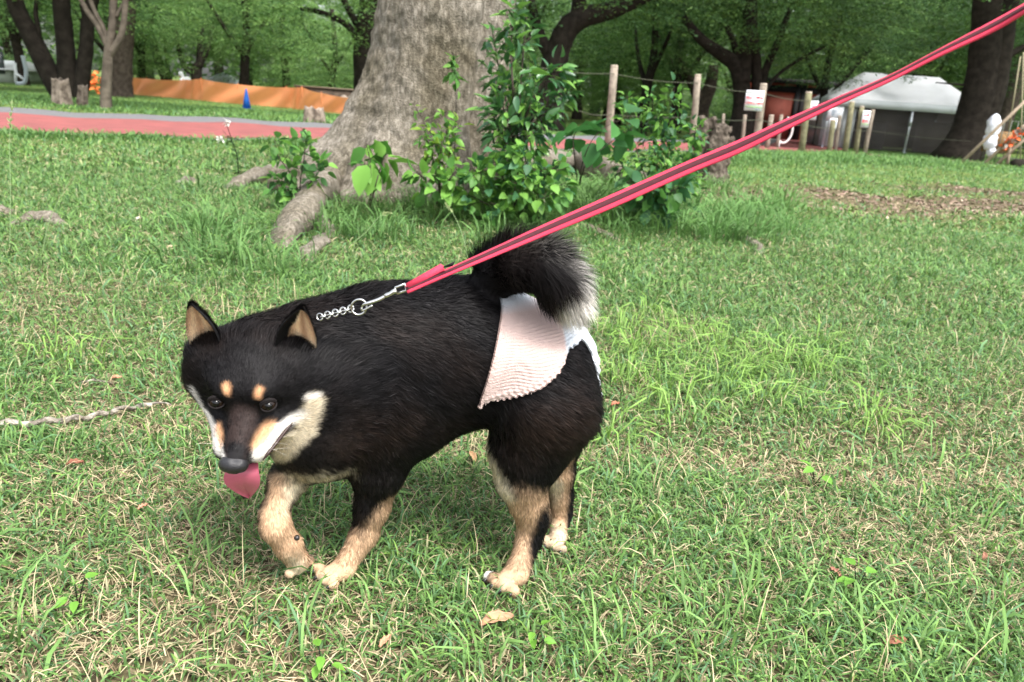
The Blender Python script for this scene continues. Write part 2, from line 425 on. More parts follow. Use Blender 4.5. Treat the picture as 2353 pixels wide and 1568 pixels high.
        C_ = C_*(1-w[:, None])+WHT*w[:, None]
        dp = np.linalg.norm(X-pf, axis=1); w = np.clip((.034-dp)/.008, 0, 1); C_ = C_*(1-w[:, None])+(TAN*.6+CRM*.4)*w[:, None]
        for c0_, cc_ in ((pt, WHT), (ft, TAN*.7+CRM*.3)):
            w = np.clip((.040-np.linalg.norm(X-c0_, axis=1))/.010, 0, 1); dk = np.clip((.10-C_[:, 0])/.08, 0, 1)*w; C_ = C_*(1-dk[:, None])+cc_*dk[:, None]
        return C_
    MD = mat('dog_skin', attr='Col', rough=.7, spec=.2)
    root = empty('dog', (0.0, .98, 0), 'black and tan dog in a pink diaper walking on the lawn, tongue out', 'dog')
    body = new_mesh_obj('body', V, None, MD, root, True, Q, np.full(len(Q), 4), coat(V))
    # ---- fur
    hd = HF
    tail_c = np.mean(pts_tail, 0)
    def region(X):   # diaper region (positive inside), see below
        return diaper_fn(X)
    # body axis frame for the diaper
    ba = rump[0]-mid[0]; ba[2] = 0; ba /= np.linalg.norm(ba); bl = np.cross(ba, vz)   # bl points to the dog's left (towards camera)?
    if bl[1] > 0: bl = -bl
    dOrg = rump[0]
    def smin(a, b, k=.006): hh = np.clip(.5+.5*(b-a)/k, 0, 1); return b*(1-hh)+a*hh-k*hh*(1-hh)
    legc = [hit(*q_) for q_ in ((1104, 930), (1132, 916), (1190, 904), (1244, 884), (1276, 860), (1294, 832), (1302, 796), (1324, 772))]; legc.append(legc[-1]+ba*.05+np.array([0, 0, .03]))
    lx = np.maximum.accumulate(np.array([(p-dOrg)@ba for p in legc])+np.arange(9)*1e-5); lz = np.array([p[2]-dOrg[2] for p in legc])
    zlow = P(1385, 905, 1.0)[2]-dOrg[2]
    wz = P(1118, 870, .92); wx = (wz-dOrg)@ba
    def diaper_fn(X):
        q = X-dOrg; a = q@ba; b = q@bl; z = q[:, 2]
        zmin = z-zlow
        front = a-(wx+.012*np.clip(z/.05, -1, 2))
        leg = z-np.interp(a, lx, lz)-.0006*np.sin(a*900)*(a < .03)
        back = np.minimum(np.minimum(.060-np.abs(b), a-.02), zmin)           # strip between the legs at the rear
        return np.minimum(front, np.maximum(leg, back))
    tri = np.concatenate([Q[:, [0, 1, 2]], Q[:, [0, 2, 3]]])
    ar = np.linalg.norm(np.cross(V[tri[:, 1]]-V[tri[:, 0]], V[tri[:, 2]]-V[tri[:, 0]]), axis=1)/2
    cen = V[tri].mean(1)
    hq = hl(cen); dt, tt = tail_t(cen)
    ishead = (hq[:, 0] > -.02) & (np.linalg.norm(hq, axis=1) < .16)
    rg = np.random.default_rng(11)
    def sample(w, n):
        p = ar*w; p = p/p.sum(); i = rg.choice(len(tri), n, p=p); u = rg.random((n, 2)); fl = u.sum(1) > 1; u[fl] = 1-u[fl]
        T = tri[i]; a, b, c = V[T[:, 0]], V[T[:, 1]], V[T[:, 2]]; X = a+(b-a)*u[:, :1]+(c-a)*u[:, 1:]
        Nn = N[T[:, 0]]*(1-u.sum(1))[:, None]+N[T[:, 1]]*u[:, :1]+N[T[:, 2]]*u[:, 1:]
        return X, Nn/np.linalg.norm(Nn, axis=1)[:, None]
    vis = np.ones(len(tri)); wgt = np.where(ishead, 3.2, 1.0)*np.where(cen[:, 2] < .02, .5, 1)
    camd = (CAM-cen); camd /= np.linalg.norm(camd, axis=1)[:, None]
    fnn = fn/np.maximum(np.linalg.norm(fn, axis=1), 1e-12)[:, None]; fnn = np.concatenate([fnn, fnn])
    NH = int(os.environ.get('NH', 300000))
    X, Nn = sample(wgt, NH)
    q = hl(X); dt, tt = tail_t(X)
    head = (q[:, 0] > -.01) & (np.linalg.norm(q, axis=1) < .15)
    ist = (dt < .014) & (tt > .35) & ((tt < 3) | (dt < .006))
    low = np.clip((.24-X[:, 2])/.08, 0, 1)*(~head)          # legs
    # flow
    flow = np.tile(ba*.85+np.array([0, 0, -.5]), (len(X), 1))
    flow = flow*(1-low[:, None])+np.array([.15, .0, -1.])*low[:, None]
    nose = H(.12, -.01, 0); fh = X-nose; fh /= np.linalg.norm(fh, axis=1)[:, None]
    wh = np.clip((q[:, 0]+.05)/.04, 0, 1)*(np.linalg.norm(q, axis=1) < .16)
    flow = flow*(1-wh[:, None])+fh*wh[:, None]
    tang = np.zeros_like(X)
    ti = np.clip(tt.astype(int), 0, len(tail)-2)
    tv = np.array([pts_tail[i+1]-pts_tail[i] for i in range(len(tail)-1)]); tv /= np.linalg.norm(tv, axis=1)[:, None]
    flow[ist] = tv[ti[ist]]*.8
    # fluffing outwards
    lift = np.full(len(X), .30); lift[head] = .22; lift[ist] = .95
    outw = (X[:, 2] > P(1200, 640, .98)[2]) & ist
    lift[ist & ~outw] = .45
    flow = flow+.35*np.stack([snoise(X, 55., 1.), snoise(X, 55., 5.), snoise(X, 55., 9.)], 1)*np.where(head, .3, .8)[:, None]
    tgt = flow-Nn*(flow*Nn).sum(1)[:, None]; tgt /= np.maximum(np.linalg.norm(tgt, axis=1), 1e-6)[:, None]
    L = np.full(len(X), .017)
    th_ = np.clip((X-rump[0])@ba*8+.4, 0, 1)*(~head)*(X[:, 2] > .18)*(X[:, 2] < .33); L += .009*th_
    L = L*(1-low)+.0085*low
    hcheek = np.clip((np.abs(q[:, 2])-.03)/.04, 0, 1)*np.clip((.05-q[:, 0])/.04, 0, 1)
    L[head] = (.0060+.0125*hcheek[head]*np.clip((.03-q[head, 1])/.04, 0, 1)+.004*np.clip((.03-q[head, 0])/.05, 0, 1))
    ruff = (~head)*(np.linalg.norm(q, axis=1) < .20)*(low < .1)*(X[:, 2] > .2); L[ruff > 0] = .022
    L[X[:, 2] < .035] = .0045
    L[ist] = np.where(outw[ist], .042, .016); L[ist] *= np.clip(tt[ist]*.6+.3, .3, 1)
    tip_ = ist & (tt > 3.2); L[tip_] = .034; lift[tip_] = .8
    L *= rg.uniform(.6, 1.15, len(X))
    eyeL, eyeR = H(.058, .0185, -.0300), H(.058, .0185, .0300)
    keep = (diaper_fn(X) < .001) | ist
    for e in (eyeL, eyeR): keep &= np.linalg.norm(X-e, axis=1) > .0098
    nz_ = hl(X); keep &= ~((nz_[:, 0] > .108) & (nz_[:, 1] < .002) & (nz_[:, 1] > -.032))
    X, Nn, tgt, L, lift, ist, tt, head, outw = [z[keep] for z in (X, Nn, tgt, L, lift, ist, tt, head, outw)]
    n = len(X)
    d0 = tgt*(1-lift*.3)[:, None]+Nn*(lift+.25)[:, None]+rg.normal(0, .10, (n, 3)); d0 /= np.linalg.norm(d0, axis=1)[:, None]
    d1 = tgt+Nn*(lift*.8)[:, None]+rg.normal(0, .16, (n, 3)); d1[:, 2] -= .12; d1 /= np.linalg.norm(d1, axis=1)[:, None]
    m1 = X+d0*(L*.5)[:, None]-Nn*.001; t1 = m1+d1*(L*.5)[:, None]
    side = np.cross(d0, Nn+rg.normal(0, .5, (n, 3))); side /= np.linalg.norm(side, axis=1)[:, None]
    wd = (np.where(head, .00048, .00078)*rg.uniform(.6, 1.3, n))
    wd = np.where(ist, .00055, wd)
    side *= np.sign((np.cross(side, d0)*Nn).sum(1))[:, None]; s0 = side*(wd/2)[:, None]
    VV = np.empty((n, 5, 3), np.float32); VV[:, 0] = X-Nn*.001-s0; VV[:, 1] = X-Nn*.001+s0; VV[:, 2] = m1+s0*.9; VV[:, 3] = m1-s0*.9; VV[:, 4] = t1
    base = np.arange(n)*5
    lo_ = np.stack([base, base+1, base+2, base+3, base+3, base+2, base+4], 1).ravel()
    cn = np.tile([4, 3], n)
    col = coat(X)
    lum = (.80+.5*snoise(X, 170., 3.)+.3*snoise(X, 420., 8.)); lum = np.where(col[:, 0] < .08, lum*1.05+.1, .80+.2*lum); col = col*np.clip(lum, .35, 1.7)[:, None]*rg.uniform(.6, 1.4, (n, 1)); gry = (rg.random(n) < .05) & (col[:, 0] < .05); col[gry] += .022*rg.random((gry.sum(), 1))
    # tips of the tail hair run from dark to cream
    CC = np.repeat(col[:, None], 5, 1)
    w = np.clip((tt-1.2)/1.9, 0, 1)*ist*outw*rg.uniform(.1, 1, n)*np.clip(np.maximum((Nn@ba-.24)/.35, .55*np.clip((Nn[:, 2]-.55)/.3, 0, 1)), 0, 1)
    cr = np.array([.50, .44, .34])+(WHT-np.array([.50, .44, .34]))*np.clip((tt-2.3)/.8, 0, 1)[:, None]
    wm = w*(.02+.75*np.clip((tt-3.0)/.8, 0, 1))
    CC[:, 4] = CC[:, 4]*(1-w[:, None])+cr*w[:, None]; CC[:, 2:4] = CC[:, 2:4]*(1-wm[:, None, None])+cr[:, None]*wm[:, None, None]
    under = rg.random(n) < .02; CC[under] = CC[under]*1.4+.02
    NNs = Nn+d1*.15+rg.normal(0, .18, (n, 3)); NNs /= np.linalg.norm(NNs, axis=1)[:, None]
    MF = mat('dog_fur', attr='Col', rough=.5, spec=.12, trans=.12)
    new_mesh_obj('coat', VV.reshape(-1, 3), None, MF, root, True, lo_, cn, CC.reshape(-1, 3), np.repeat(NNs, 5, 0))
    # ---- ears
    def ear(q):
        nb = 14; ns = 10; mb = []
        tip = H(*((-.020, .1080, -.0600) if q < 0 else (-.022, .1100, .0700)))
        inn = H(-.004, .058, q*.026+(-.011 if q < 0 else .010)); out = H(-.012, .030, q*.068+(-.006 if q < 0 else .004)); back = H(-.040, .050, q*.050)
        # outline: pointed arch from inner base to tip to outer base
        vs = []; cols = []
        mf = (inn+out)/2
        nrm_ = np.cross(out-inn, tip-inn); nrm_ /= np.linalg.norm(nrm_)
        if nrm_@HF < 0: nrm_ = -nrm_
        w_ = out-inn
        VF = []; 
        for layer in (0, 1):
            for i in range(ns+1):
                v = i/ns
                for j in range(nb+1):
                    u = j/nb*2-1
                    half = .5*(1-v**2.0)*(1+.12*math.sin(math.pi*v))+.055
                    p = mf+(tip-mf)*v+w_*(u*half)
                    cup = (u*u-1)*(.016*(1-v)**.6+.0015)
                    off = (-.0035 if layer else 0)*(1-.3*abs(u))
                    p = p+nrm_*(cup+off-.010*(1-v)*.3)
                    VF.append(p)
                    rim = max(abs(u), v*.93)
                    if layer == 1 or u < -.42+.30*v or abs(u) > .88 or v > .80: cols.append(BLK)
                    else:
                        cc = TAN*1.35+(CRM*1.25-TAN)*max(0, .5+.5*math.sin(u*9+v*5))*.8
                        cols.append(BLK*(max(0, .28-v)/.28)**1.+cc*(1-(max(0, .28-v)/.28)**1.))
        K = nb+1; L1 = (ns+1)*K; Fc = []
        for i in range(ns):
            for j in range(nb):
                a = i*K+j; Fc.append((a, a+1, a+K+1, a+K)); b = L1+a; Fc.append((b, b+K, b+K+1, b+1))
        for i in range(ns):
            a = i*K; Fc.append((a, a+K, L1+a+K, L1+a)); a = i*K+nb; Fc.append((a, L1+a, L1+a+K, a+K))
        for j in range(nb): a = ns*K+j; Fc.append((a, a+1, L1+a+1, L1+a))
        VF = np.array(VF); cols = np.array(cols)
        eo = new_mesh_obj('ear', VF, Fc, MD, root, True, col=cols)
        # hair on the ear, both faces
        mm = 9000; hv = []; fi = rg.integers(0, ns*nb*2, mm)
        FA = np.array([Fc[i] for i in range(ns*nb*2)]); Tq = FA[fi]; u = rg.random((mm, 2))
        p = (VF[Tq[:, 0]]*(1-u[:, :1])*(1-u[:, 1:])+VF[Tq[:, 1]]*u[:, :1]*(1-u[:, 1:])+VF[Tq[:, 2]]*u[:, :1]*u[:, 1:]+VF[Tq[:, 3]]*(1-u[:, :1])*u[:, 1:])
        fnx = np.cross(VF[Tq[:, 2]]-VF[Tq[:, 0]], VF[Tq[:, 3]]-VF[Tq[:, 1]]); fnx /= np.linalg.norm(fnx, axis=1)[:, None]
        isf = (fi % 2 == 0); fnx[isf] *= np.sign(fnx[isf]@nrm_)[:, None]; fnx[~isf] *= -np.sign(fnx[~isf]@nrm_)[:, None]
        dr = (tip-mf)/np.linalg.norm(tip-mf)*.8+fnx*.35+rg.normal(0, .2, (mm, 3)); dr[isf] += w_/np.linalg.norm(w_)*-.35
        dr /= np.linalg.norm(dr, axis=1)[:, None]
        l = rg.uniform(.003, .006, mm); cl = cols[Tq[:, 0]]; l[isf & (cl[:, 0] > .1)] *= 1.7
        sd = np.cross(dr, fnx); sd /= np.linalg.norm(sd, axis=1)[:, None]; sd *= .00022*np.sign((np.cross(sd, dr)*fnx).sum(1))[:, None]
        W = np.empty((mm, 3, 3)); W[:, 0] = p-sd; W[:, 1] = p+sd; W[:, 2] = p+dr*l[:, None]
        new_mesh_obj('ear_fur', W.reshape(-1, 3), None, MF, eo, True, np.arange(mm*3), np.full(mm, 3), np.repeat(cl*rg.uniform(.7, 1.3, (mm, 1)), 3, 0), np.repeat(fnx, 3, 0))
    ear(-1); ear(1)
    # ---- eyes
    MEY = mat('eye', (.011, .006, .004), rough=.08, spec=.30); MPU = mat('pupil', (.002, .002, .002), rough=.08, spec=.4)
    MLID = mat('eyelid', (.010, .008, .008), rough=.75, spec=.15); MLIP = mat('lip', (.035, .018, .015), rough=.4, spec=.4)
    lp_ = [hit(672, 972), hit(655, 992), hit(634, 1020), hit(616, 1042), hit(604, 1058)]; lp_ = [p+(CAM-p)/np.linalg.norm(CAM-p)*.0035 for p in lp_]; MB().tube(spline(lp_, 24), np.interp(np.linspace(0, 1, 24), [0, .3, .8, 1], [.0005, .0021, .0018, .0006]), 8).build('lip', MLIP, root, True)
    def sph(c, r, name, m, parent, M=None, seg=24, ringn=16, sc=(1, 1, 1)):
        vs = []; fs = []
        for i in range(ringn+1):
            t = math.pi*i/ringn
            for j in range(seg): a = 2*math.pi*j/seg; vs.append((math.cos(t)*sc[0], math.sin(t)*math.sin(a)*sc[1], math.sin(t)*math.cos(a)*sc[2]))
        for i in range(ringn):
            for j in range(seg): fs.append((i*seg+j, (i+1)*seg+j, (i+1)*seg+(j+1) % seg, i*seg+(j+1) % seg))
        v = np.array(vs)*r; v = v@(M if M is not None else np.eye(3))+c
        return new_mesh_obj(name, v, fs, m, parent, True)
    for q in (-1, 1):
        ec = H(.0505, .0185, q*.0300); to = CAM-ec; to /= np.linalg.norm(to); gz_ = HF*.35+to*.80+HS*q*.10; gz_ /= np.linalg.norm(gz_)
        eye = sph(ec, .0092, 'eye', MEY, root, MH)
        s_ = np.cross(HU, gz_); s_ /= np.linalg.norm(s_); u_ = np.cross(gz_, s_)
        sph(ec+gz_*.0060, .0050, 'pupil', MPU, eye, np.stack([gz_, u_, s_]), sc=(.85, 1, 1))
        # eyelids: ring tube round the almond opening
        mb = MB(); ring = []
        for t in np.linspace(0, 2*math.pi, 25)[:-1]:
            a, b = math.cos(t)*.0092, math.sin(t)*(.0058 if math.sin(t) > 0 else .0060)
            dirv = gz_*math.sqrt(max(0, .0098**2-a*a-b*b))+s_*a+u_*(b+a*q*.10)
            ring.append(ec+dirv/np.linalg.norm(dirv)*.0097)
        ring = np.array(ring+ring[:2]); mb.tube(ring, .0013, 8); up_ = np.array([ec+(gz_*math.sqrt(max(0, .0102**2-(math.cos(t)*.0095)**2-(math.sin(t)*.0066+.001)**2))+s_*math.cos(t)*.0095+u_*(math.sin(t)*.0066+.0010))/1. for t in np.linspace(.15, math.pi-.15, 14)]); mb.tube(up_, np.interp(np.linspace(0, 1, 14), [0, .5, 1], [.0012, .0030, .0012]), 8)
        mb.build('eyelid', MLID, eye, True)
    # ---- nose
    MN = mat('nose', (.010, .010, .012), rough=.32, spec=.6, bump=.25, bscale=900.)
    npr = [('e', H(.113, -.0150, -.003), MH, np.array([.0120, .0108, .0160]), None, .004), ('e', H(.110, -.0245, -.003), MH, np.array([.0085, .0080, .0080]), None, .005),
           ('e', H(.112, -.019, .0065), MH, np.array([.008, .007, .007]), None, .004), ('e', H(.112, -.019, -.0125), MH, np.array([.008, .007, .007]), None, .004)]
    hs_ = .0008; l0 = H(.113, -.018, 0)-.026; gx = [l0[i]+hs_*np.arange(66) for i in range(3)]; GG = np.stack(np.meshgrid(*gx, indexing='ij'), -1)
    DN = sdf(GG, npr)
    for q in (-1, 1):
        for a_, b_ in (((.123, -.0185, q*.0065-.003), (.119, -.0190, q*.0125-.003)),):
            dd = prim(('c', H(*a_), H(*b_), .0026, .0016, 0), GG); DN = np.maximum(DN, -dd)
    dd = prim(('c', H(.124, -.018, -.003), H(.119, -.032, -.003), .0007, .0007, 0), GG); DN = np.maximum(DN, -dd)
    v, f_ = surface_nets(DN, l0, hs_); new_mesh_obj('nose', v, None, MN, root, True, f_, np.full(len(f_), 4))
    # ---- tongue
    MT = mat('tongue', (.40, .09, .135), rough=.38, spec=.5, bump=.15, bscale=700., coat=.25)
    tv_ = []; ns, nu = 26, 17
    cl_ = spline([H(.045, -.046, 0), H(.080, -.046, 0), H(.103, -.047, .000), H(.112, -.060, -.001), H(.112, -.082, -.002), H(.1105, -.099, -.001)], ns)
    wdt = np.interp(np.linspace(0, 1, ns), [0, .3, .5, .62, .74, .86, .95, 1], [.010, .016, .0220, .0205, .0140, .0072, .0028, .0005])
    T_ = np.gradient(cl_, axis=0); T_ /= np.linalg.norm(T_, axis=1)[:, None]
    top = []; bot = []
    for i in range(ns):
        nn = np.cross(HS, T_[i]); nn /= np.linalg.norm(nn)
        if nn@HF < 0 and i > ns*.5: nn = -nn
        if i <= ns*.5 and nn@HU < 0: nn = -nn
        for j in range(nu):
            u = j/(nu-1)*2-1
            z = -.0010*math.exp(-(u/.10)**2)+.0035*u*u
            p = cl_[i]+HS*u*wdt[i]+nn*z
            top.append(p); bot.append(p-nn*.0028*(1-u**4))
    vs = np.array(top+bot); L1 = ns*nu; fs = []
    for i in range(ns-1):
        for j in range(nu-1):
            a = i*nu+j; fs += [(a, a+1, a+nu+1, a+nu), (L1+a, L1+a+nu, L1+a+nu+1, L1+a+1)]
    new_mesh_obj('tongue', vs, fs, MT, root, True)
    # ---- claws
    MC = mat('claw', (.02, .017, .016), rough=.35, spec=.5)
    for c_, d_, r_ in claws:
        d_ = d_/np.linalg.norm(d_); MB().tube([c_-d_*.003, c_+d_*.002, c_+d_*.006-vz*.0015], [r_, r_*.8, r_*.15], 7).build('claw', MC, root, True)
    MB().tube([P(682, 1236, .865), P(684, 1238, .862)], [.0040, .0028], 10).build('dewclaw_pad', MC, root, True)
    # ---- whiskers
    MW = mat('whisker', (.75, .7, .62), rough=.4)
    for q in (-1, 1):
        for i in range(4 if q > 0 else 2):
            b = H(.088-.006*(i % 4), -.026-.004*(i//3), q*(.0255)); e = b+HS*q*rg.uniform(.020, .032)+HU*.008*i+HF*rg.uniform(-.006, .012)+HU*rg.uniform(-.014, .004)
            MB().tube(bez(b, (b+e)/2+HU*.003, e, 6), np.linspace(.00018, .00005, 6), 4).build('whisker', MW, root)
    # ---- diaper: an offset shell of the body, cut by the region function
    l2 = np.array([V[:, 0].min(), V[:, 1].min(), V[:, 2].min()]); 
    m = diaper_fn(V) > -.01; dtv, ttv = tail_t(V); m &= ~((dtv < .006) & (ttv > 1))
    bb0 = V[m].min(0)-.02; bb1 = V[m].max(0)+.02; hs2 = .0016
    nn2 = np.ceil((bb1-bb0)/hs2).astype(int); gx = [bb0[i]+hs2*np.arange(nn2[i]) for i in range(3)]; GG = np.stack(np.meshgrid(*gx, indexing='ij'), -1)
    DB = np.full(nn2, .3, np.float32)
    for pr in prims[:nprim_skull]:
        if pr[0] != 'c': continue
        k = pr[5]; dd = prim(pr, GG); hh = np.clip(.5+.5*(dd-DB)/k, 0, 1) if k > 0 else (dd < DB)*1.; DB = dd*(1-hh)+DB*hh-k*hh*(1-hh)
    dv, dq = surface_nets(DB-.0075, bb0, hs2)
    for _ in range(4):
        g = diaper_fn(dv); e = .001
        gr = np.stack([(diaper_fn(dv+np.eye(3)[i]*e)-g)/e for i in range(3)], 1)
        bad = (g < 0) & (g > -.006)
        dv[bad] = dv[bad]-gr[bad]*(g[bad]/np.maximum((gr[bad]**2).sum(1), .3))[:, None]
    g = diaper_fn(dv); fk = (g[dq] > -.0004).all(1)
    dq = dq[fk]; used = np.unique(dq); mp = -np.ones(len(dv), int); mp[used] = np.arange(len(used)); dv = dv[used]; dq = mp[dq]
    dn, _ = vnormals(dv, dq)
    if dn.mean(0)@np.array([0, 0, 1]) < 0: pass
    q_ = dv-dOrg; a_ = q_@ba; b_ = np.abs(q_@bl); z_ = q_[:, 2]
    leg = z_-np.interp(a_, lx, lz); frt = a_-(wx+.012*np.clip(z_/.05, -1, 2))
    s_rib = z_*math.cos(.12)-a_*.12+.004*snoise(dv, 40.)
    fade = np.clip((.092-z_)/.03, 0, 1)*np.clip((leg-.001)/.004, 0, 1)
    disp = .0009*np.sin(s_rib*2*math.pi/.0038+1.5*snoise(dv, 60.))*fade+.0016*snoise(dv, 70., 3)*(1-fade)
    ruf = np.clip(1-np.abs(leg-.006)/.0035, 0, 1); rim = np.clip(1-leg/.012, 0, 1)
    disp += .0020*ruf+.0011*rim*np.sin((a_*.8+z_*.6)*2*math.pi/.008)
    gath = np.clip(1-frt/.02, 0, 1); disp = disp*(1-gath*.7)-.003*gath
    dv = dv+dn*(disp+.001)[:, None]
    aw = (P(1290, 770, .94)-dOrg)@ba+.012
    pink = np.array([.53, .405, .37]); whd = np.array([.58, .62, .66])
    wp = np.clip((.104-z_)/.012, 0, 1)*np.clip((aw-a_)/.004, 0, 1); 
    rimw = np.clip(1-leg/.0065, 0, 1)*.35
    dc = whd*(1-wp[:, None])+(pink*(1-rimw[:, None])+np.array([.8, .68, .62])*rimw[:, None])*wp[:, None]
    vall = np.concatenate([dv, dv-dn*.0015]); qall = np.concatenate([dq, dq[:, ::-1]+len(dv)])
    MDi = mat('diaper_cloth', attr='Col', rough=.85, spec=.15, bump=.25, bscale=500.)
    new_mesh_obj('diaper', vall, None, MDi, root, True, qall, np.full(len(qall), 4), np.concatenate([dc, dc]))
    return root
if not ONLY or 'dog' in ONLY: build_dog()
# ================================================================= GROUND, PATH
def nd(nt, t, **k):
    n = nt.nodes.new(t)
    for a, b in k.items(): setattr(n, a, b)
    return n
def ground_mat():
    m = bpy.data.materials.new('soil'); m.use_nodes = True; nt = m.node_tree; b = nt.nodes['Principled BSDF']
    b.inputs['Roughness'].default_value = .95; b.inputs['Specular IOR Level'].default_value = .1
    tc = nd(nt, 'ShaderNodeTexCoord')
    n1 = nd(nt, 'ShaderNodeTexNoise'); n1.inputs['Scale'].default_value = 55; n1.inputs['Detail'].default_value = 8
    n2 = nd(nt, 'ShaderNodeTexNoise'); n2.inputs['Scale'].default_value = 1.3; n2.inputs['Detail'].default_value = 5
    for n in (n1, n2): nt.links.new(tc.outputs['Object'], n.inputs['Vector'])
    r1 = nd(nt, 'ShaderNodeValToRGB'); e = r1.color_ramp.elements
    e[0].position = .32; e[0].color = (.028, .024, .016, 1); e[1].position = .72; e[1].color = (.26, .21, .13, 1); q = e.new(.52); q.color = (.10, .085, .045, 1)
    nt.links.new(n1.outputs['Fac'], r1.inputs[0])
    a = nd(nt, 'ShaderNodeAttribute', attribute_name='Col')
    mx = nd(nt, 'ShaderNodeMix', data_type='RGBA', blend_type='MULTIPLY'); mx.inputs['Factor'].default_value = 1
    sc = nd(nt, 'ShaderNodeMix', data_type='RGBA', blend_type='MIX'); nt.links.new(a.outputs['Alpha'], sc.inputs['Factor'])
    # Col = green cover colour of the far lawn, mixed in by its red channel weight stored in 'cover'
    c = nd(nt, 'ShaderNodeAttribute', attribute_name='cover')
    r2 = nd(nt, 'ShaderNodeValToRGB'); e = r2.color_ramp.elements
    e[0].position = .35; e[0].color = (.045, .085, .018, 1); e[1].position = .68; e[1].color = (.17, .22, .055, 1)
    n3 = nd(nt, 'ShaderNodeTexNoise'); n3.inputs['Scale'].default_value = 9; n3.inputs['Detail'].default_value = 9; n3.inputs['Roughness'].default_value = .75
    nt.links.new(tc.outputs['Object'], n3.inputs['Vector']); nt.links.new(n3.outputs['Fac'], r2.inputs[0])
    nt.links.new(c.outputs['Fac'], sc.inputs['Factor']); nt.links.new(r1.outputs[0], sc.inputs[6]); nt.links.new(r2.outputs[0], sc.inputs[7])
    nt.links.new(sc.outputs[2], b.inputs['Base Color'])
    bp = nd(nt, 'ShaderNodeBump'); bp.inputs['Strength'].default_value = .6; bp.inputs['Distance'].default_value = .01
    nt.links.new(n1.outputs['Fac'], bp.inputs['Height']); nt.links.new(bp.outputs[0], b.inputs['Normal'])
    return m
def litter_w(x, y):
    """brown leaf litter at the right under the trees, 0..1"""
    w = np.exp(-(((x-3.6)/2.3)**2+((y-6.6-.1*(x-3))/.85)**2)**1.3) + np.exp(-(((x-5.8)/2.0)**2+((y-8.6)/.8)**2)**1.3) + .9*np.exp(-(((x-10.5)/4.0)**2+((y-19.5)/1.8)**2)**1.5)
    w = w+.8*np.exp(-(((x-5.)/3.2)**2+((y-7.3)/.6)**2)**1.3)+.7*np.exp(-(((x-1.9)/.8)**2+((y-6.4)/.45)**2))
    n = snoise(np.stack([x, y, x*0], -1), 2.6, 3.)
    return np.clip(w*(1.1+.7*n)-.12, 0, 1)
NEAR = [(-13, 2.2), (-9, 4.9), (-5.09, 7.54), (-2.17, 9.6), (.55, 11.0), (2.6, 12.9), (4.6, 15.2), (6.65, 18.2), (9.2, 23.5), (12, 30), (14.5, 38)]
RED = [(-14.5, 4.2), (-10.3, 7.0), (-6.75, 10.0), (-3.0, 12.5), (-.3, 13.1), (1.6, 15.0), (3.4, 17.6), (5.3, 21.0), (7.8, 26.5), (10.4, 33), (12.8, 40)]
GREY = [(-16, 6.2), (-11.8, 9.1), (-7.87, 11.72), (-3.13, 13.85), (-1.3, 15.1), (.5, 17.2), (2.0, 19.6), (3.8, 23.3), (6.2, 29), (8.8, 36), (11, 43)]
def dist_band(x, y, A, B):
    """True between the two edges of the path"""
    xa = np.array(A); xb = np.array(B)
    return (y > np.interp(x, xa[:, 0], xa[:, 1])) & (y < np.interp(x, xb[:, 0], xb[:, 1]))
def build_ground():
    ys = np.concatenate([np.arange(-1.5, 3, .05), np.geomspace(3, 420, 190)])
    xs = np.concatenate([-np.geomspace(4, 420, 70)[::-1], np.linspace(-3.95, 3.95, 120), np.geomspace(4, 420, 70)])
    X, Y = np.meshgrid(xs, ys); Z = gz(X, Y); V = np.stack([X, Y, Z], -1).reshape(-1, 3)
    nx, ny = len(xs), len(ys); i, j = np.meshgrid(np.arange(ny-1), np.arange(nx-1), indexing='ij'); a = (i*nx+j).ravel()
    Q = np.stack([a, a+1, a+nx+1, a+nx], 1)
    o = new_mesh_obj('ground', V, None, ground_mat(), None, True, Q, np.full(len(Q), 4)); tag(o, kind='structure')
    cov = np.clip((V[:, 1]-2.0)/5, 0, .93)*(1-.97*litter_w(V[:, 0], V[:, 1]))
    at = o.data.attributes.new('cover', 'FLOAT', 'POINT'); at.data.foreach_set('value', cov.astype(np.float32))
    def band(name, A, B, lift, m):
        A = spline(np.array([(*p, 0) for p in A]), 120); B = spline(np.array([(*p, 0) for p in B]), 120); V = []; k = 9
        for i in range(120):
            for t in np.linspace(0, 1, k): p = A[i]*(1-t)+B[i]*t; V.append((p[0], p[1], float(gz(p[0], p[1]))+lift))
        F = [(i*k+j, i*k+j+1, (i+1)*k+j+1, (i+1)*k+j) for i in range(119) for j in range(k-1)]
        o = new_mesh_obj(name, V, F, m, None, True); tag(o, kind='structure'); return o
    ng = [(x+.07, y-.10) for x, y in NEAR]
    band('path', ng, GREY, .012, mat('asphalt', (.15, .15, .155), rough=.9, var=.25, scale=30, bump=.4, bscale=90, detail=8))
    band('red_lane', NEAR, RED, .018, mat('red_asphalt', (.27, .085, .080), rough=.9, spec=.2, col2=(.20, .068, .065), scale=3, bump=.4, bscale=110, detail=9))
    # white mark painted on the red lane
    a, b = G(775, 300), G(800, 308); d = (b-a); n_ = np.array([-d[1], d[0], 0])/np.linalg.norm(d)*.06
    vs = [a-n_, b-n_, b+n_, a+n_]; vs = [(v[0], v[1], float(gz(v[0], v[1]))+.024) for v in vs]
    tag(new_mesh_obj('road_marking', vs, [(0, 1, 2, 3)], mat('road_paint', (.7, .68, .64), var=.3, scale=40)), kind='structure')
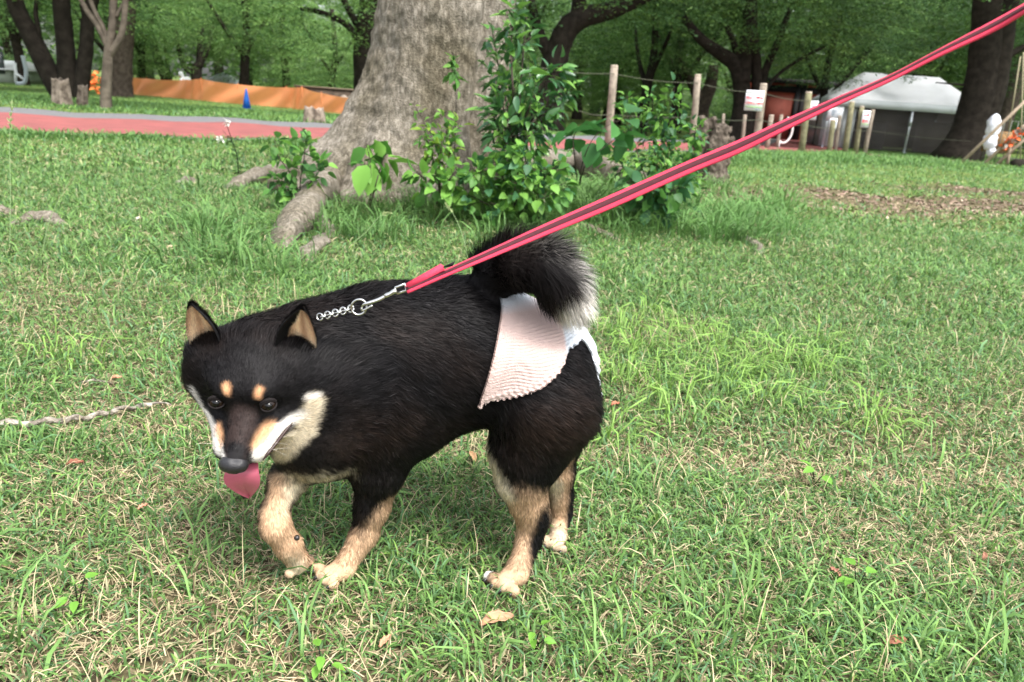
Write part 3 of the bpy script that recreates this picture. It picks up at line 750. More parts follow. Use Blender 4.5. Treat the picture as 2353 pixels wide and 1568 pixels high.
def blades(n_, x, y, L, W, lean, az, col, tipcol=None, droop=.5, z0=None, curl=None):
    """grass blades as 3-segment tapered strips; returns vertex, loop, count and colour arrays"""
    n = len(x); z = gz(x, y) if z0 is None else z0
    dx, dy = np.cos(az), np.sin(az); sx, sy = -dy, dx
    tw = rng.uniform(-.6, .6, n)
    ts = np.array([0, .4, .75, 1.]); ws = np.array([.8, 1., .7, .05])
    V = np.empty((n, 7, 3), np.float32); C_ = np.empty((n, 7, 3), np.float32)
    k = 0; tip = col if tipcol is None else tipcol
    px = np.zeros(n); pz = np.zeros(n); ang = lean.copy()
    for i, (t, w) in enumerate(zip(ts, ws)):
        if i > 0:
            dl = L*(ts[i]-ts[i-1]); px = px+np.sin(ang)*dl; pz = pz+np.cos(ang)*dl; ang = ang+droop*(ts[i]-ts[i-1])*2
        pz = np.maximum(pz, .0015+.004*rng.random(n)*t)
        hw = W*w/2; ox, oy, oz = sx*np.cos(tw), sy*np.cos(tw), np.sin(tw)
        if i < 3:
            for s_ in (-1, 1):
                V[:, k] = np.stack([x+dx*px+s_*ox*hw, y+dy*px+s_*oy*hw, z+pz+s_*oz*hw], 1); C_[:, k] = col*(1-t)+tip*t; k += 1
        else: V[:, k] = np.stack([x+dx*px, y+dy*px, z+pz], 1); C_[:, k] = tip
    b = np.arange(n)*7
    lo_ = np.stack([b, b+1, b+3, b+2, b+2, b+3, b+5, b+4, b+4, b+5, b+6], 1).ravel()
    return V.reshape(-1, 3), lo_, np.tile([4, 4, 3], n), C_.reshape(-1, 3)
def join(parts):
    V, Lp, Cn, Cc = [], [], [], []; off = 0
    for v, l, c, cc in parts: V.append(v); Lp.append(l+off); Cn.append(c); Cc.append(cc); off += len(v)
    return np.concatenate(V), np.concatenate(Lp), np.concatenate(Cn), np.concatenate(Cc)
def scatter(n, y0, y1, half=.72, pw=1.):
    u = rng.random(n); y = (y0**(pw+1)+u*(y1**(pw+1)-y0**(pw+1)))**(1/(pw+1)) if pw != -1 else y0*(y1/y0)**u
    x = (rng.random(n)*2-1)*(half*y+.25); return x, y
def on_path(x, y): return dist_band(x, y, ng2, GREY)
ng2 = [(x+.05, y-.06) for x, y in NEAR]
GR = np.array([.115, .225, .060]); GR2 = np.array([.170, .31, .085]); DG = np.array([.066, .140, .037]); YG = np.array([.19, .33, .07]); BG = np.array([.115, .235, .100]); ST = np.array([.52, .43, .27]); BR = np.array([.20, .14, .085])
def gcol(n, w=(.34, .26, .2, .06, .14)):
    pal = np.stack([GR, GR2, DG, YG, BG]); i = rng.choice(5, n, p=np.array(w)/sum(w)); return pal[i]*rng.uniform(.75, 1.25, (n, 1))
def build_grass():
    MG = mat('grass_blade', attr='Col', rough=.55, spec=.3, trans=.30)
    parts = []
    def dry(x, y): return np.clip(.5+.9*snoise(np.stack([x, y, x*0], -1), 3.1, 2.)+.25*snoise(np.stack([x, y, x*0], -1), 9., 5.), 0, 1)
    # nearest lawn: short broad blades lying in all directions, dead straw between
    for (n, y0, y1, L0, L1, W0, W1, pw) in ((60000, .40, 1.3, .018, .050, .0016, .0036, 1.), (95000, 1.2, 2.6, .022, .058, .0020, .0042, .6), (120000, 2.5, 5.2, .03, .08, .003, .006, .3), (90000, 5.0, 14.5, .04, .10, .006, .013, -.3)):
        x, y = scatter(n, y0, y1, pw=pw); d = dry(x, y); lw = litter_w(x, y)
        keep = (rng.random(n) < 1-.45*d*(y < 2.6)) & ~on_path(x, y) & (rng.random(n) > lw*.97); x, y, d = x[keep], y[keep], d[keep]; n = len(x)
        c = gcol(n); c = c*(1-.15*d[:, None])
        L = rng.uniform(L0, L1, n)*(1-.3*d); W = rng.uniform(W0, W1, n)
        tall = np.clip(snoise(np.stack([x, y, x*0], -1), 1.6, 7.), 0, 1)*np.clip((y-1.3)/1, 0, 1); L *= 1+.7*tall
        lean = np.abs(rng.normal(.75, .45, n))*(1-.4*tall); az = rng.uniform(0, 2*math.pi, n)
        tip = c*1.1; sel = rng.random(n) < .08; tip[sel] = ST
        parts.append(blades(n, x, y, L, W, lean, az, c, tip, droop=.7))
    # straw
    for (n, y0, y1, L0, L1, W0, W1, pw) in ((38000, .40, 1.4, .010, .040, .0007, .0018, 1.), (42000, 1.3, 3.2, .012, .035, .0010, .0022, .5), (14000, 3., 7., .03, .06, .003, .005, .2)):
        x, y = scatter(n, y0, y1, pw=pw); d = dry(x, y); keep = (rng.random(n) < .25+.85*d) & ~on_path(x, y); x, y = x[keep], y[keep]; n = len(x)
        c = ST*rng.uniform(.55, 1.35, (n, 1)); br = rng.random(n) < .18; c[br] = BR*rng.uniform(.6, 1.6, (br.sum(), 1))
        L = rng.uniform(L0, L1, n); lean = np.clip(rng.normal(1.35, .3, n), 0, 1.7)
        parts.append(blades(n, x, y, L, rng.uniform(W0, W1, n), lean, rng.uniform(0, 2*math.pi, n), c, c*1.1, droop=.3, z0=gz(x, y)+rng.uniform(0, .006, n)))
    V, Lp, Cn, Cc = join(parts)
    tag(new_mesh_obj('lawn_grass', V, None, MG, None, False, Lp, Cn, Cc), kind='stuff')
    # thin upright straw stalks with seed tips and long blades
    parts = []
    x, y = scatter(900, .45, 2.4, pw=.6); n = len(x)
    parts.append(blades(n, x, y, rng.uniform(.05, .11, n), rng.uniform(.0009, .0018, n), np.abs(rng.normal(.35, .3, n)), rng.uniform(0, 6.28, n), ST*rng.uniform(.8, 1.3, (n, 1)), ST*1.3*np.ones((n, 1)), .5))
    x, y = scatter(900, .5, 3.5, pw=.8); n = len(x)
    parts.append(blades(n, x, y, rng.uniform(.05, .10, n), rng.uniform(.003, .006, n), np.abs(rng.normal(.35, .3, n)), rng.uniform(0, 6.28, n), gcol(n), None, 1.0))
    def clump(px, py, n, r, L0, L1, W0, W1, colr, lean=.35, dr=1.0):
        c = G(px, py); x = c[0]+rng.normal(0, r, n); y = c[1]+rng.normal(0, r, n)
        az = np.arctan2(y-c[1], x-c[0])+rng.normal(0, .6, n)
        cc = colr*rng.uniform(.7, 1.25, (n, 1))
        parts.append(blades(n, x, y, rng.uniform(L0, L1, n), rng.uniform(W0, W1, n), np.abs(rng.normal(lean, .22, n)), az, cc, cc*1.1, dr))
    # bright yellow-green tufts right of the dog
    for px, py, k in ((1430, 770, 60), (1480, 810, 55), (1580, 770, 40), (1660, 800, 50), (1700, 860, 45), (1790, 830, 55), (1850, 860, 50), (1440, 880, 50), (1520, 900, 40), (1760, 930, 40), (1990, 985, 34), (2010, 965, 24), (1640, 890, 40), (1400, 1010, 30), (1900, 800, 30), (1480, 730, 30), (120, 820, 20), (180, 840, 22), (1610, 840, 40), (1560, 960, 26)):
        clump(px, py, k, .035, .07, .17, .0025, .0045, YG, .5, 1.5)
    # taller green tufts in the near corner and round the tree foot
    for px, py, k in ((1650, 1480, 34), (1720, 1400, 24), (1780, 1350, 24),  (2080, 1530, 30), (1400, 1540, 26), (1950, 1440, 22), (440, 1330, 16), (470, 1290, 16), (2250, 1250, 20), (2310, 1400, 26), (20, 1480, 20), (2300, 1560, 24), (1120, 1540, 18), (640, 1560, 18)):
        clump(px, py, max(8, k//2), .025, .05, .12, .0025, .0045, GR2, .4, .9)
    for _ in range(150):
        px = rng.uniform(420, 1800); py = rng.uniform(420, 560) if px > 700 else rng.uniform(440, 640)
        clump(px, py, 26, .06, .08, .20, .004, .007, DG*1.3 if rng.random() < .6 else GR, .30, .8)
    for _ in range(36):
        px = rng.uniform(1480, 1830); py = rng.uniform(440, 560)
        clump(px, py, 30, .07, .12, .26, .005, .009, DG*1.6 if rng.random() < .6 else GR*1.1, .22, .9)
    for _ in range(60):
        px = rng.uniform(1050, 1500); py = rng.uniform(450, 520)
        clump(px, py, 26, .06, .12, .28, .005, .009, GR*1.05, .25, .9)
    for _ in range(110):        # verge by the path and below the fence
        px = rng.uniform(0, 800); py = 310+px*.032+rng.uniform(-2, 8)
        clump(px, py, 14, .10, .05, .13, .008, .014, DG*1.3 if rng.random() < .6 else GR, .3, .8)
    for _ in range(120):
        px = rng.uniform(1600, 2200); py = rng.uniform(355, 385)
        clump(px, py, 20, .25, .08, .20, .008, .014, DG*1.2 if rng.random() < .6 else GR, .4, .8)
    V, Lp, Cn, Cc = join(parts)
    tag(new_mesh_obj('tall_grass', V, None, MG, None, False, Lp, Cn, Cc), kind='stuff')
    # far lawn beyond the path
    parts = []
    n = 110000; y = 13+rng.random(n)**1.3*30; x = (rng.random(n)*2-1)*y*.74; k = ~on_path(x, y) & (rng.random(n) > litter_w(x, y)); x, y = x[k], y[k]; n = len(x)
    parts.append(blades(n, x, y, rng.uniform(.05, .11, n), rng.uniform(.010, .020, n), np.abs(rng.normal(.6, .4, n)), rng.uniform(0, 6.28, n), gcol(n), None, .7))
    V, Lp, Cn, Cc = join(parts); tag(new_mesh_obj('far_grass', V, None, MG, None, False, Lp, Cn, Cc), kind='stuff')
    # leaf litter: curled brown leaves
    n = 16000; x = rng.uniform(.8, 9, n); y = rng.uniform(5, 10.5, n); k = rng.random(n) < litter_w(x, y); x, y = x[k], y[k]
    x2 = rng.uniform(5, 15, 6000); y2 = rng.uniform(16, 22, 6000); k = rng.random(6000) < litter_w(x2, y2)
    x = np.concatenate([x, x2[k]]); y = np.concatenate([y, y2[k]]); n = len(x)
    pal = np.array([[.22, .15, .11], [.28, .20, .15], [.34, .26, .20], [.15, .10, .075]])
    c = pal[rng.integers(0, 4, n)]*rng.uniform(.7, 1.3, (n, 1)); s = rng.uniform(.03, .06, n)*np.where(y > 12, 1.8, 1.)
    v, l, cn, cc = leaf_geo(np.stack([x, y, gz(x, y)+.008], 1), rand_dir(n, .25), rand_up(n, .5), s, .42, c)
    tag(new_mesh_obj('leaf_litter', v, None, mat('dead_leaf', attr='Col', rough=.8), None, False, l, cn, cc), kind='stuff')
def rand_dir(n, z=.3):
    a = rng.uniform(0, 2*math.pi, n); d = np.stack([np.cos(a), np.sin(a), rng.normal(0, z, n)], 1); return d/np.linalg.norm(d, axis=1)[:, None]
def rand_up(n, s=.4):
    u = np.stack([rng.normal(0, s, n), rng.normal(0, s, n), np.ones(n)], 1); return u/np.linalg.norm(u, axis=1)[:, None]
def leaf_geo(pos, d, up, size, wr, col, fold=.12, droop=.15):
    """ovate folded leaves (8 vertices) growing from pos along d"""
    n = len(pos); s = np.cross(d, up); s /= np.maximum(np.linalg.norm(s, axis=1), 1e-6)[:, None]; u = np.cross(s, d)
    size = np.broadcast_to(size, (n,)); wr = np.broadcast_to(wr, (n,))
    T = [(0, 0, 0), (.14, -.66, 1), (.14, 0, 0), (.14, .66, 1), (.40, -1, 1), (.40, 0, 0), (.40, 1, 1), (.74, -.62, 1), (.74, 0, 0), (.74, .62, 1), (1, 0, 0)]
    V = np.empty((n, 11, 3), np.float32)
    for i, (t, w, f) in enumerate(T):
        V[:, i] = pos+(d*t+s*(w*wr*.5)[:, None]+u*(f*fold*abs(w)-droop*t*t*1.3))*size[:, None]
    b = np.arange(n)[:, None]*11
    lo_ = (b+np.array([0, 2, 1, 0, 3, 2, 1, 2, 5, 4, 2, 3, 6, 5, 4, 5, 8, 7, 5, 6, 9, 8, 7, 8, 10, 8, 9, 10])[None]).ravel()
    C_ = np.repeat(np.asarray(col)[:, None], 11, 1)*np.array([.9, 1, .9, 1, 1, .9, 1, 1, .93, 1, 1.05])[None, :, None]
    return V.reshape(-1, 3), lo_, np.tile([3, 3, 4, 4, 4, 4, 3, 3], n), C_.reshape(-1, 3)
if not ONLY or 'ground' in ONLY: build_ground(); build_grass()
# ================================================================= LEASH AND COLLAR CHAIN
def build_leash():
    MS = mat('chrome', (.62, .62, .60), rough=.18, metal=1., spec=.5)
    # collar chain: curb links lying in the neck fur, ring
    ch = empty('collar_chain', P(780, 718, .93), 'chrome curb chain collar half buried in black neck fur, ending in a ring', 'collar')
    A0, A1 = P(735, 729, .868), P(806, 710, .862); nl = 9; mb = None
    for i in range(nl):
        t = i/(nl-1); c = A0*(1-t)+A1*t; d = (A1-A0)/np.linalg.norm(A1-A0)
        n_ = np.array([0, -.5, .85]); n_ -= d*(n_@d); n_ /= np.linalg.norm(n_); s_ = np.cross(d, n_)
        rot = math.radians(35 if i % 2 else -35); a2 = s_*math.cos(rot)+n_*math.sin(rot)
        L_ = np.linalg.norm(A1-A0)/(nl-1)*.74; pts = [c+d*math.cos(q)*L_+a2*math.sin(q)*.0042 for q in np.linspace(0, 2*math.pi, 15)]
        MB().tube(pts, .0011, 7).build('link', MS, ch, True)
    rc = P(825, 706, .855); e1 = P(843, 704, .855)-rc; e2 = P(824, 688, .855)-rc; e1 /= np.linalg.norm(e1); e2 /= np.linalg.norm(e2); R_ = 18*mpp(rc)
    MB().tube([rc+e1*math.cos(q)*R_+e2*math.sin(q)*R_ for q in np.linspace(0, 2*math.pi, 41)], .0013, 8).build('ring', MS, ch, True)
    # leash with its snap hook: one thing
    le = empty('leash', P(938, 660, .86), 'taut crimson leash with maroon centre stripe, clipped by a chrome hook to the collar', 'leash')
    hk = [P(830, 708, .852), P(836, 700, .851), P(846, 697, .851), P(868, 690, .853), P(886, 681, .855)]
    hb = MB(); hb.tube(spline(hk, 20), np.interp(np.linspace(0, 1, 20), [0, .3, .6, 1], [.0009, .0016, .0022, .0024]), 10); h1 = P(832, 714, .853); hb.tube(spline([P(831, 707, .852), h1, P(842, 710, .853), P(856, 702, .853)], 10), .0013, 8)
    hb.build('snap_hook', MS, le, True)
    MB().tube([P(884, 682, .855), P(889, 679, .855), P(896, 676, .856), P(904, 671, .856), P(911, 668, .857)], [.0026, .0030, .0027, .0030, .0034], 12).build('swivel', MS, le, True)
    fr = MB(); q = [P(910, 676, .857), P(909, 661, .857), P(930, 653, .858), P(934, 668, .858), P(910, 676, .857)]
    fr.tube(np.array(q), .0017, 8); fr.build('swivel_frame', MS, le, True)
    # webbing: ribbon with thickness along a line, red edges and maroon centre stripe
    MW1 = mat('red_webbing', (.93, .075, .14), rough=.7, spec=.2, bump=.5, bscale=1400.)
    MW2 = mat('maroon_webbing', (.15, .048, .058), rough=.8, spec=.15, bump=.7, bscale=1600.)
    up_pts = [(930, 657), (1041.5, 610.7), (1243, 518.5), (1410, 444.7), (1578, 371), (1696, 322), (1805, 273.6), (1923, 223), (2041.5, 173), (2160, 111), (2278, 48.8), (2353, 7.4), (2390, -13)]
    dn_pts = [(936, 673), (1041.5, 627), (1243, 543.7), (1410, 475), (1578, 399.5), (1696, 351), (1805, 297), (1923, 240), (2041.5, 186), (2160, 126), (2278, 72), (2353, 29), (2390, 10)]
    Ys = list(np.interp(np.linspace(0, 1, 13), [0, 1], [.858, .60]))
    n = 160
    U_ = spline(np.array([P(a, b, y) for (a, b), y in zip(up_pts, Ys)]), n)
    # keep the webbing 20 mm wide: the lower edge is moved in depth where the band turns edge-on
    D_ = []
    for i, ((a, b), y) in enumerate(zip(dn_pts, Ys)):
        u = P(up_pts[i][0], up_pts[i][1], y); best = None
        for dy in np.linspace(0, -.030, 121):
            q = P(a, b, y+dy); w = abs(np.linalg.norm(q-u)-.0195)
            if best is None or w < best[0]: best = (w, q)
        D_.append(best[1])
    D_ = spline(np.array(D_), n)
    def ribbon(name, t0, t1, off, thick, m, n0=0, n1=n, parent=le):
        V = []; F = []
        for i in range(n0, n1):
            w = D_[i]-U_[i]; T = U_[min(i+1, n-1)]-U_[max(i-1, 0)]; nn = np.cross(T, w); nn /= np.linalg.norm(nn)
            if nn[2] < 0: nn = -nn
            for t, o in ((t0, off), (t1, off), (t1, off-thick), (t0, off-thick)): V.append(U_[i]+w*t+nn*o)
        for i in range(n1-n0-1):
            for j in range(4): F.append((i*4+j, i*4+(j+1) % 4, i*4+4+(j+1) % 4, i*4+4+j))
        F += [(3, 2, 1, 0), tuple((n1-n0-1)*4+j for j in range(4))]
        return new_mesh_obj(name, V, F, m, parent, False)
    web = ribbon('webbing', 0, 1, 0, .0016, MW1)
    ribbon('centre_stripe', .28, .70, .0005, .0004, MW2, parent=web)
    # folded and sewn end loop lying on top
    V0 = [P(934, 655, .850), P(1012, 611, .835), P(1019, 614, .834), P(1022, 624, .834), P(941, 667, .850)]
    mbf = MB(); n_ = np.array([0, -.75, .66])*.0040; top = [v+n_ for v in V0]; vs = V0+top; k = 5
    mbf.add(vs, [tuple(range(k-1, -1, -1)), tuple(range(k, 2*k))]+[(j, (j+1) % k, k+(j+1) % k, k+j) for j in range(k)]); mbf.build('sewn_loop', MW1, le)
    ft = [P(1018, 616, .826), P(1045, 603, .82), P(1040, 612, .82)]; mt = MB(); mt.add(ft+[p+np.array([0, .002, .001]) for p in ft], [(0, 1, 2), (5, 4, 3), (0, 3, 4, 1), (1, 4, 5, 2), (2, 5, 3, 0)]); mt.build('black_tab', mat('black_tab', (.01, .01, .01)), le)
if not ONLY or 'leash' in ONLY: build_leash()
# ================================================================= TREES AND PLANTS
BARK_D = mat('bark_dark', (.030, .025, .020), rough=.95, spec=.1, var=.5, scale=6, bump=.8, bscale=14)
BARK_G = mat('bark_grey', (.13, .11, .085), rough=.95, spec=.1, var=.45, scale=8, bump=.7, bscale=22)
BARK_B = mat('bark_brown', (.075, .06, .048), rough=.95, spec=.1, var=.5, scale=7, bump=.8, bscale=18)
LEAF = mat('tree_leaf', attr='Col', rough=.5, spec=.25, trans=.35)
LEAFG = mat('glossy_leaf', attr='Col', rough=.34, spec=.5, trans=.28)
def big_bark():
    m = mat('bark_pale', (.33, .29, .24), rough=.95, spec=.1)
    nt = m.node_tree; b = nt.nodes['Principled BSDF']; tc = nt.nodes.new('ShaderNodeTexCoord')
    mp = nt.nodes.new('ShaderNodeMapping'); mp.inputs['Scale'].default_value = (1, 1, .35); nt.links.new(tc.outputs['Object'], mp.inputs[0])
    n1 = nt.nodes.new('ShaderNodeTexNoise'); n1.inputs['Scale'].default_value = 55; n1.inputs['Detail'].default_value = 9; n1.inputs['Roughness'].default_value = .7
    n2 = nt.nodes.new('ShaderNodeTexNoise'); n2.inputs['Scale'].default_value = 3.2; n2.inputs['Detail'].default_value = 5
    n3 = nt.nodes.new('ShaderNodeTexVoronoi'); n3.inputs['Scale'].default_value = 130
    nt.links.new(mp.outputs[0], n1.inputs['Vector']); nt.links.new(tc.outputs['Object'], n2.inputs['Vector']); nt.links.new(tc.outputs['Object'], n3.inputs['Vector'])
    r = nt.nodes.new('ShaderNodeValToRGB'); e = r.color_ramp.elements; e[0].position = .30; e[0].color = (.085, .074, .060, 1); e[1].position = .66; e[1].color = (.37, .335, .285, 1); q = e.new(.48); q.color = (.175, .155, .125, 1)
    nt.links.new(n1.outputs['Fac'], r.inputs[0])
    r2 = nt.nodes.new('ShaderNodeValToRGB'); e = r2.color_ramp.elements; e[0].position = .35; e[0].color = (.60, .58, .50, 1); e[1].position = .62; e[1].color = (1, 1, 1, 1)
    nt.links.new(n2.outputs['Fac'], r2.inputs[0])
    mx = nt.nodes.new('ShaderNodeMix'); mx.data_type = 'RGBA'; mx.blend_type = 'MULTIPLY'; mx.inputs['Factor'].default_value = 1
    nt.links.new(r.outputs[0], mx.inputs[6]); nt.links.new(r2.outputs[0], mx.inputs[7]); nt.links.new(mx.outputs[2], b.inputs['Base Color'])
    ad = nt.nodes.new('ShaderNodeMath'); ad.operation = 'ADD'; nt.links.new(n1.outputs['Fac'], ad.inputs[0]); nt.links.new(n3.outputs['Distance'], ad.inputs[1])
    bp = nt.nodes.new('ShaderNodeBump'); bp.inputs['Strength'].default_value = .6; bp.inputs['Distance'].default_value = .010
    nt.links.new(ad.outputs[0], bp.inputs['Height']); nt.links.new(bp.outputs[0], b.inputs['Normal'])
    return m
def build_big_tree():
    BK = big_bark()
    base = P(1010, 440, 4.75); cx, cy = base[0], 4.75; zb = float(gz(cx, cy))
    root = empty('tree', (cx, cy, zb), 'broad pale grey tree trunk with flaring roots standing in the lawn behind the dog', 'tree')
    nz_, na = 170, 220; zs = zb-.12+np.concatenate([np.linspace(0, 1.1, 110), np.linspace(1.12, 5.2, nz_-110)]); an = np.linspace(0, 2*math.pi, na, endpoint=False)
    # silhouette half widths and centre (photo) against height
    rows = [(0, 888, 1178), (100, 880, 1168), (200, 862, 1150), (300, 828, 1148), (360, 800, 1150), (420, 775, 1165)]
    hz = []; hc = []; hr = []
    for y, a, b_ in rows:
        pa, pb = P(a, y, cy), P(b_, y, cy); hz.append((pa[2]+pb[2])/2); hc.append((pa[0]+pb[0])/2); hr.append((pb[0]-pa[0])/2)
    hz, hc, hr = np.array(hz)[::-1], np.array(hc)[::-1], np.array(hr)[::-1]
    lobes = [(-2.75, .36, .40, .26), (-2.1, .36, .40, .22), (-1.15, .30, .36, .20), (-.35, .55, .36, .26), (.45, .5, .5, .28), (1.5, .6, .6, .34), (2.6, .35, .6, .30), (3.3, .30, .34, .28)]
    V = []
    for z in zs:
        h = max(z-zb, 0); cxx = np.interp(z, hz, hc) if z < hz[-1] else hc[-1]+(z-hz[-1])*.05; r = np.interp(z, hz, hr) if z < hz[-1] else hr[-1]
        r = min(r, .47)
        rr = np.full(na, r)
        for (a, amp, wd, hh) in lobes:
            da = np.angle(np.exp(1j*(an-a))); rr += amp*.55*np.exp(-(da/wd)**2)*math.exp(-h/hh)
            rr += .035*np.exp(-(da/.32)**2)*math.exp(-h/1.4)
        # deep groove at the right-front
        da = np.angle(np.exp(1j*(an+.80))); rr -= .10*np.exp(-(da/.13)**2)*math.exp(-h/1.1)
        da = np.angle(np.exp(1j*(an+2.25))); rr -= .06*np.exp(-(da/.12)**2)*math.exp(-h/.35)
        p = np.stack([cxx+rr*np.cos(an), cy+rr*np.sin(an), np.full(na, z)], 1)
        p[:, 0] += .012*snoise(p, 7.)*1; p[:, 1] += .012*snoise(p, 7., 9.); rad = p[:, :2]-[cxx, cy]; rad /= np.linalg.norm(rad, axis=1)[:, None]
        p[:, :2] += rad*(.010*snoise(p, 26., 4.)+.006*snoise(p*np.array([1, 1, .5]), 70., 2.))[:, None]
        V.append(p)
    V = np.concatenate(V); F = []
    i, j = np.meshgrid(np.arange(nz_-1), np.arange(na), indexing='ij'); a = (i*na+j).ravel(); b_ = (i*na+(j+1) % na).ravel()
    Q = np.stack([a, b_, b_+na, a+na], 1)
    new_mesh_obj('trunk', V, None, BK, root, True, Q, np.full(len(Q), 4))
    def rootlet(pts, r0, r1, name='root'):
        pts = spline(np.array(pts), 26); rr = np.interp(np.linspace(0, 1, 26), [0, .8, 1], [r0, r0*.45+r1*.55, r1*.6])*(1+.10*np.sin(np.arange(26)*.9+pts[0, 0]*9))
        v, f = tube_geo(pts, rr, 20, flat=.62); v = v+np.stack([snoise(v, 14.), snoise(v, 14., 3), snoise(v, 14., 6)], 1)*.018+np.stack([snoise(v, 45.), snoise(v, 45., 3), snoise(v, 45., 6)], 1)*.006
        new_mesh_obj(name, v, f, BK, root, True)
    def GR_(px, py, up): p = G(px, py); p[2] += up; return p
    rootlet([(cx-.30, cy-.15, zb+.22), GR_(800, 430, .07)+np.array([0, -.25, 0]), GR_(730, 470, .05), GR_(690, 520, .035), GR_(655, 552, .01), GR_(640, 585, -.05)], .18, .035)
    rootlet([GR_(735, 500, .0), GR_(755, 540, .005), GR_(722, 578, .015), GR_(705, 605, -.01), GR_(712, 640, -.05)], .045, .025)
    rootlet([(cx-.35, cy+.1, zb+.16), GR_(720, 405, .06), GR_(625, 416, .05), GR_(560, 430, .03), GR_(500, 440, -.03)], .13, .03)
    rootlet([GR_(480, 430, -.03), GR_(440, 424, .025), GR_(405, 428, -.03)], .05, .03)
    rootlet([(cx+.30, cy-.1, zb+.18), GR_(1290, 400, .12), GR_(1400, 425, .08), GR_(1500, 450, .03), GR_(1560, 480, -.06)], .17, .05)
    rootlet([GR_(1300, 510, -.05), GR_(1345, 525, .012), GR_(1395, 545, .018), GR_(1445, 560, -.03)], .030, .022)
    rootlet([GR_(1690, 540, -.03), GR_(1730, 560, .014), GR_(1748, 578, .012), GR_(1765, 592, -.03)], .028, .018)
    rootlet([GR_(-30, 500, -.02), GR_(10, 492, .02), GR_(40, 505, -.02)], .035, .03)
    rootlet([GR_(25, 520, -.03), GR_(70, 510, .022), GR_(115, 513, .020), GR_(160, 528, -.03)], .035, .03)
def plant(name, label, px, py, stems, nleaf, lsize, wr, pal, spread=.10, Y=None, m=None, group=None, upness=.35, stemr=.004, lower=.15, droop=.3):
    """stems: list of lists of (px, py) points up from the base, at distance Y"""
    b = G(px, py); Y = Y or b[1]
    root = empty(name, b, label, 'plant', group)
    mb = MB(); LP = []; LD = []
    for st in stems:
        pts = [b-np.array([0, 0, .02])]+[P(a, c, Y+rng.normal(0, .04)) for a, c in st]
        k = 14; s = spline(np.array(pts), k); mb.tube(s, np.linspace(stemr, stemr*.35, k), 6)
        n = int(nleaf/len(stems)); t = lower+(1-lower)*rng.random(n)**.85; ii = np.minimum((t*(k-1)).astype(int), k-2); fr = t*(k-1)-ii
        pos = s[ii]*(1-fr[:, None])+s[ii+1]*fr[:, None]; ax_ = s[ii+1]-s[ii]; ax_ /= np.linalg.norm(ax_, axis=1)[:, None]
        ln = np.linalg.norm(s[-1]-s[0]); off = rng.normal(0, 1, (n, 3)); off /= np.linalg.norm(off, axis=1)[:, None]; off *= (spread*rng.random(n)**.6*(1.05-t*.75))[:, None]
        pos2 = pos+off; d = off/np.maximum(np.linalg.norm(off, axis=1), 1e-5)[:, None]+ax_*upness+rng.normal(0, .3, (n, 3)); d[:, 2] -= droop; d /= np.linalg.norm(d, axis=1)[:, None]
        LP.append(pos2); LD.append(d)
        for q in range(0, n, max(1, n//14)): mb.tube(np.array([pos[q], (pos[q]+pos2[q])/2+np.array([0, 0, .01]), pos2[q]]), [stemr*.4, stemr*.3, stemr*.2], 4)
    pos = np.concatenate(LP); d = np.concatenate(LD); n = len(pos); pal = np.array(pal)
    c = pal[rng.integers(0, len(pal), n)]*rng.uniform(.75, 1.25, (n, 1)); sz = lsize*rng.uniform(.6, 1.25, n)
    pos[:, 2] = np.maximum(pos[:, 2], gz(pos[:, 0], pos[:, 1])+.02)
    v, l, cn, cc = leaf_geo(pos, d, rand_up(n, .65), sz, wr, c, droop=.18)
    mb.build('stem', BARK_B if stemr > .003 else LEAF, root, True)
    new_mesh_obj('foliage', v, None, m or LEAF, root, True, l, cn, cc)
    return root
LG = (.16, .34, .06); MGc = (.085, .215, .045); DGc = (.045, .13, .035); BGc = (.055, .155, .065); YGc = (.24, .38, .05)
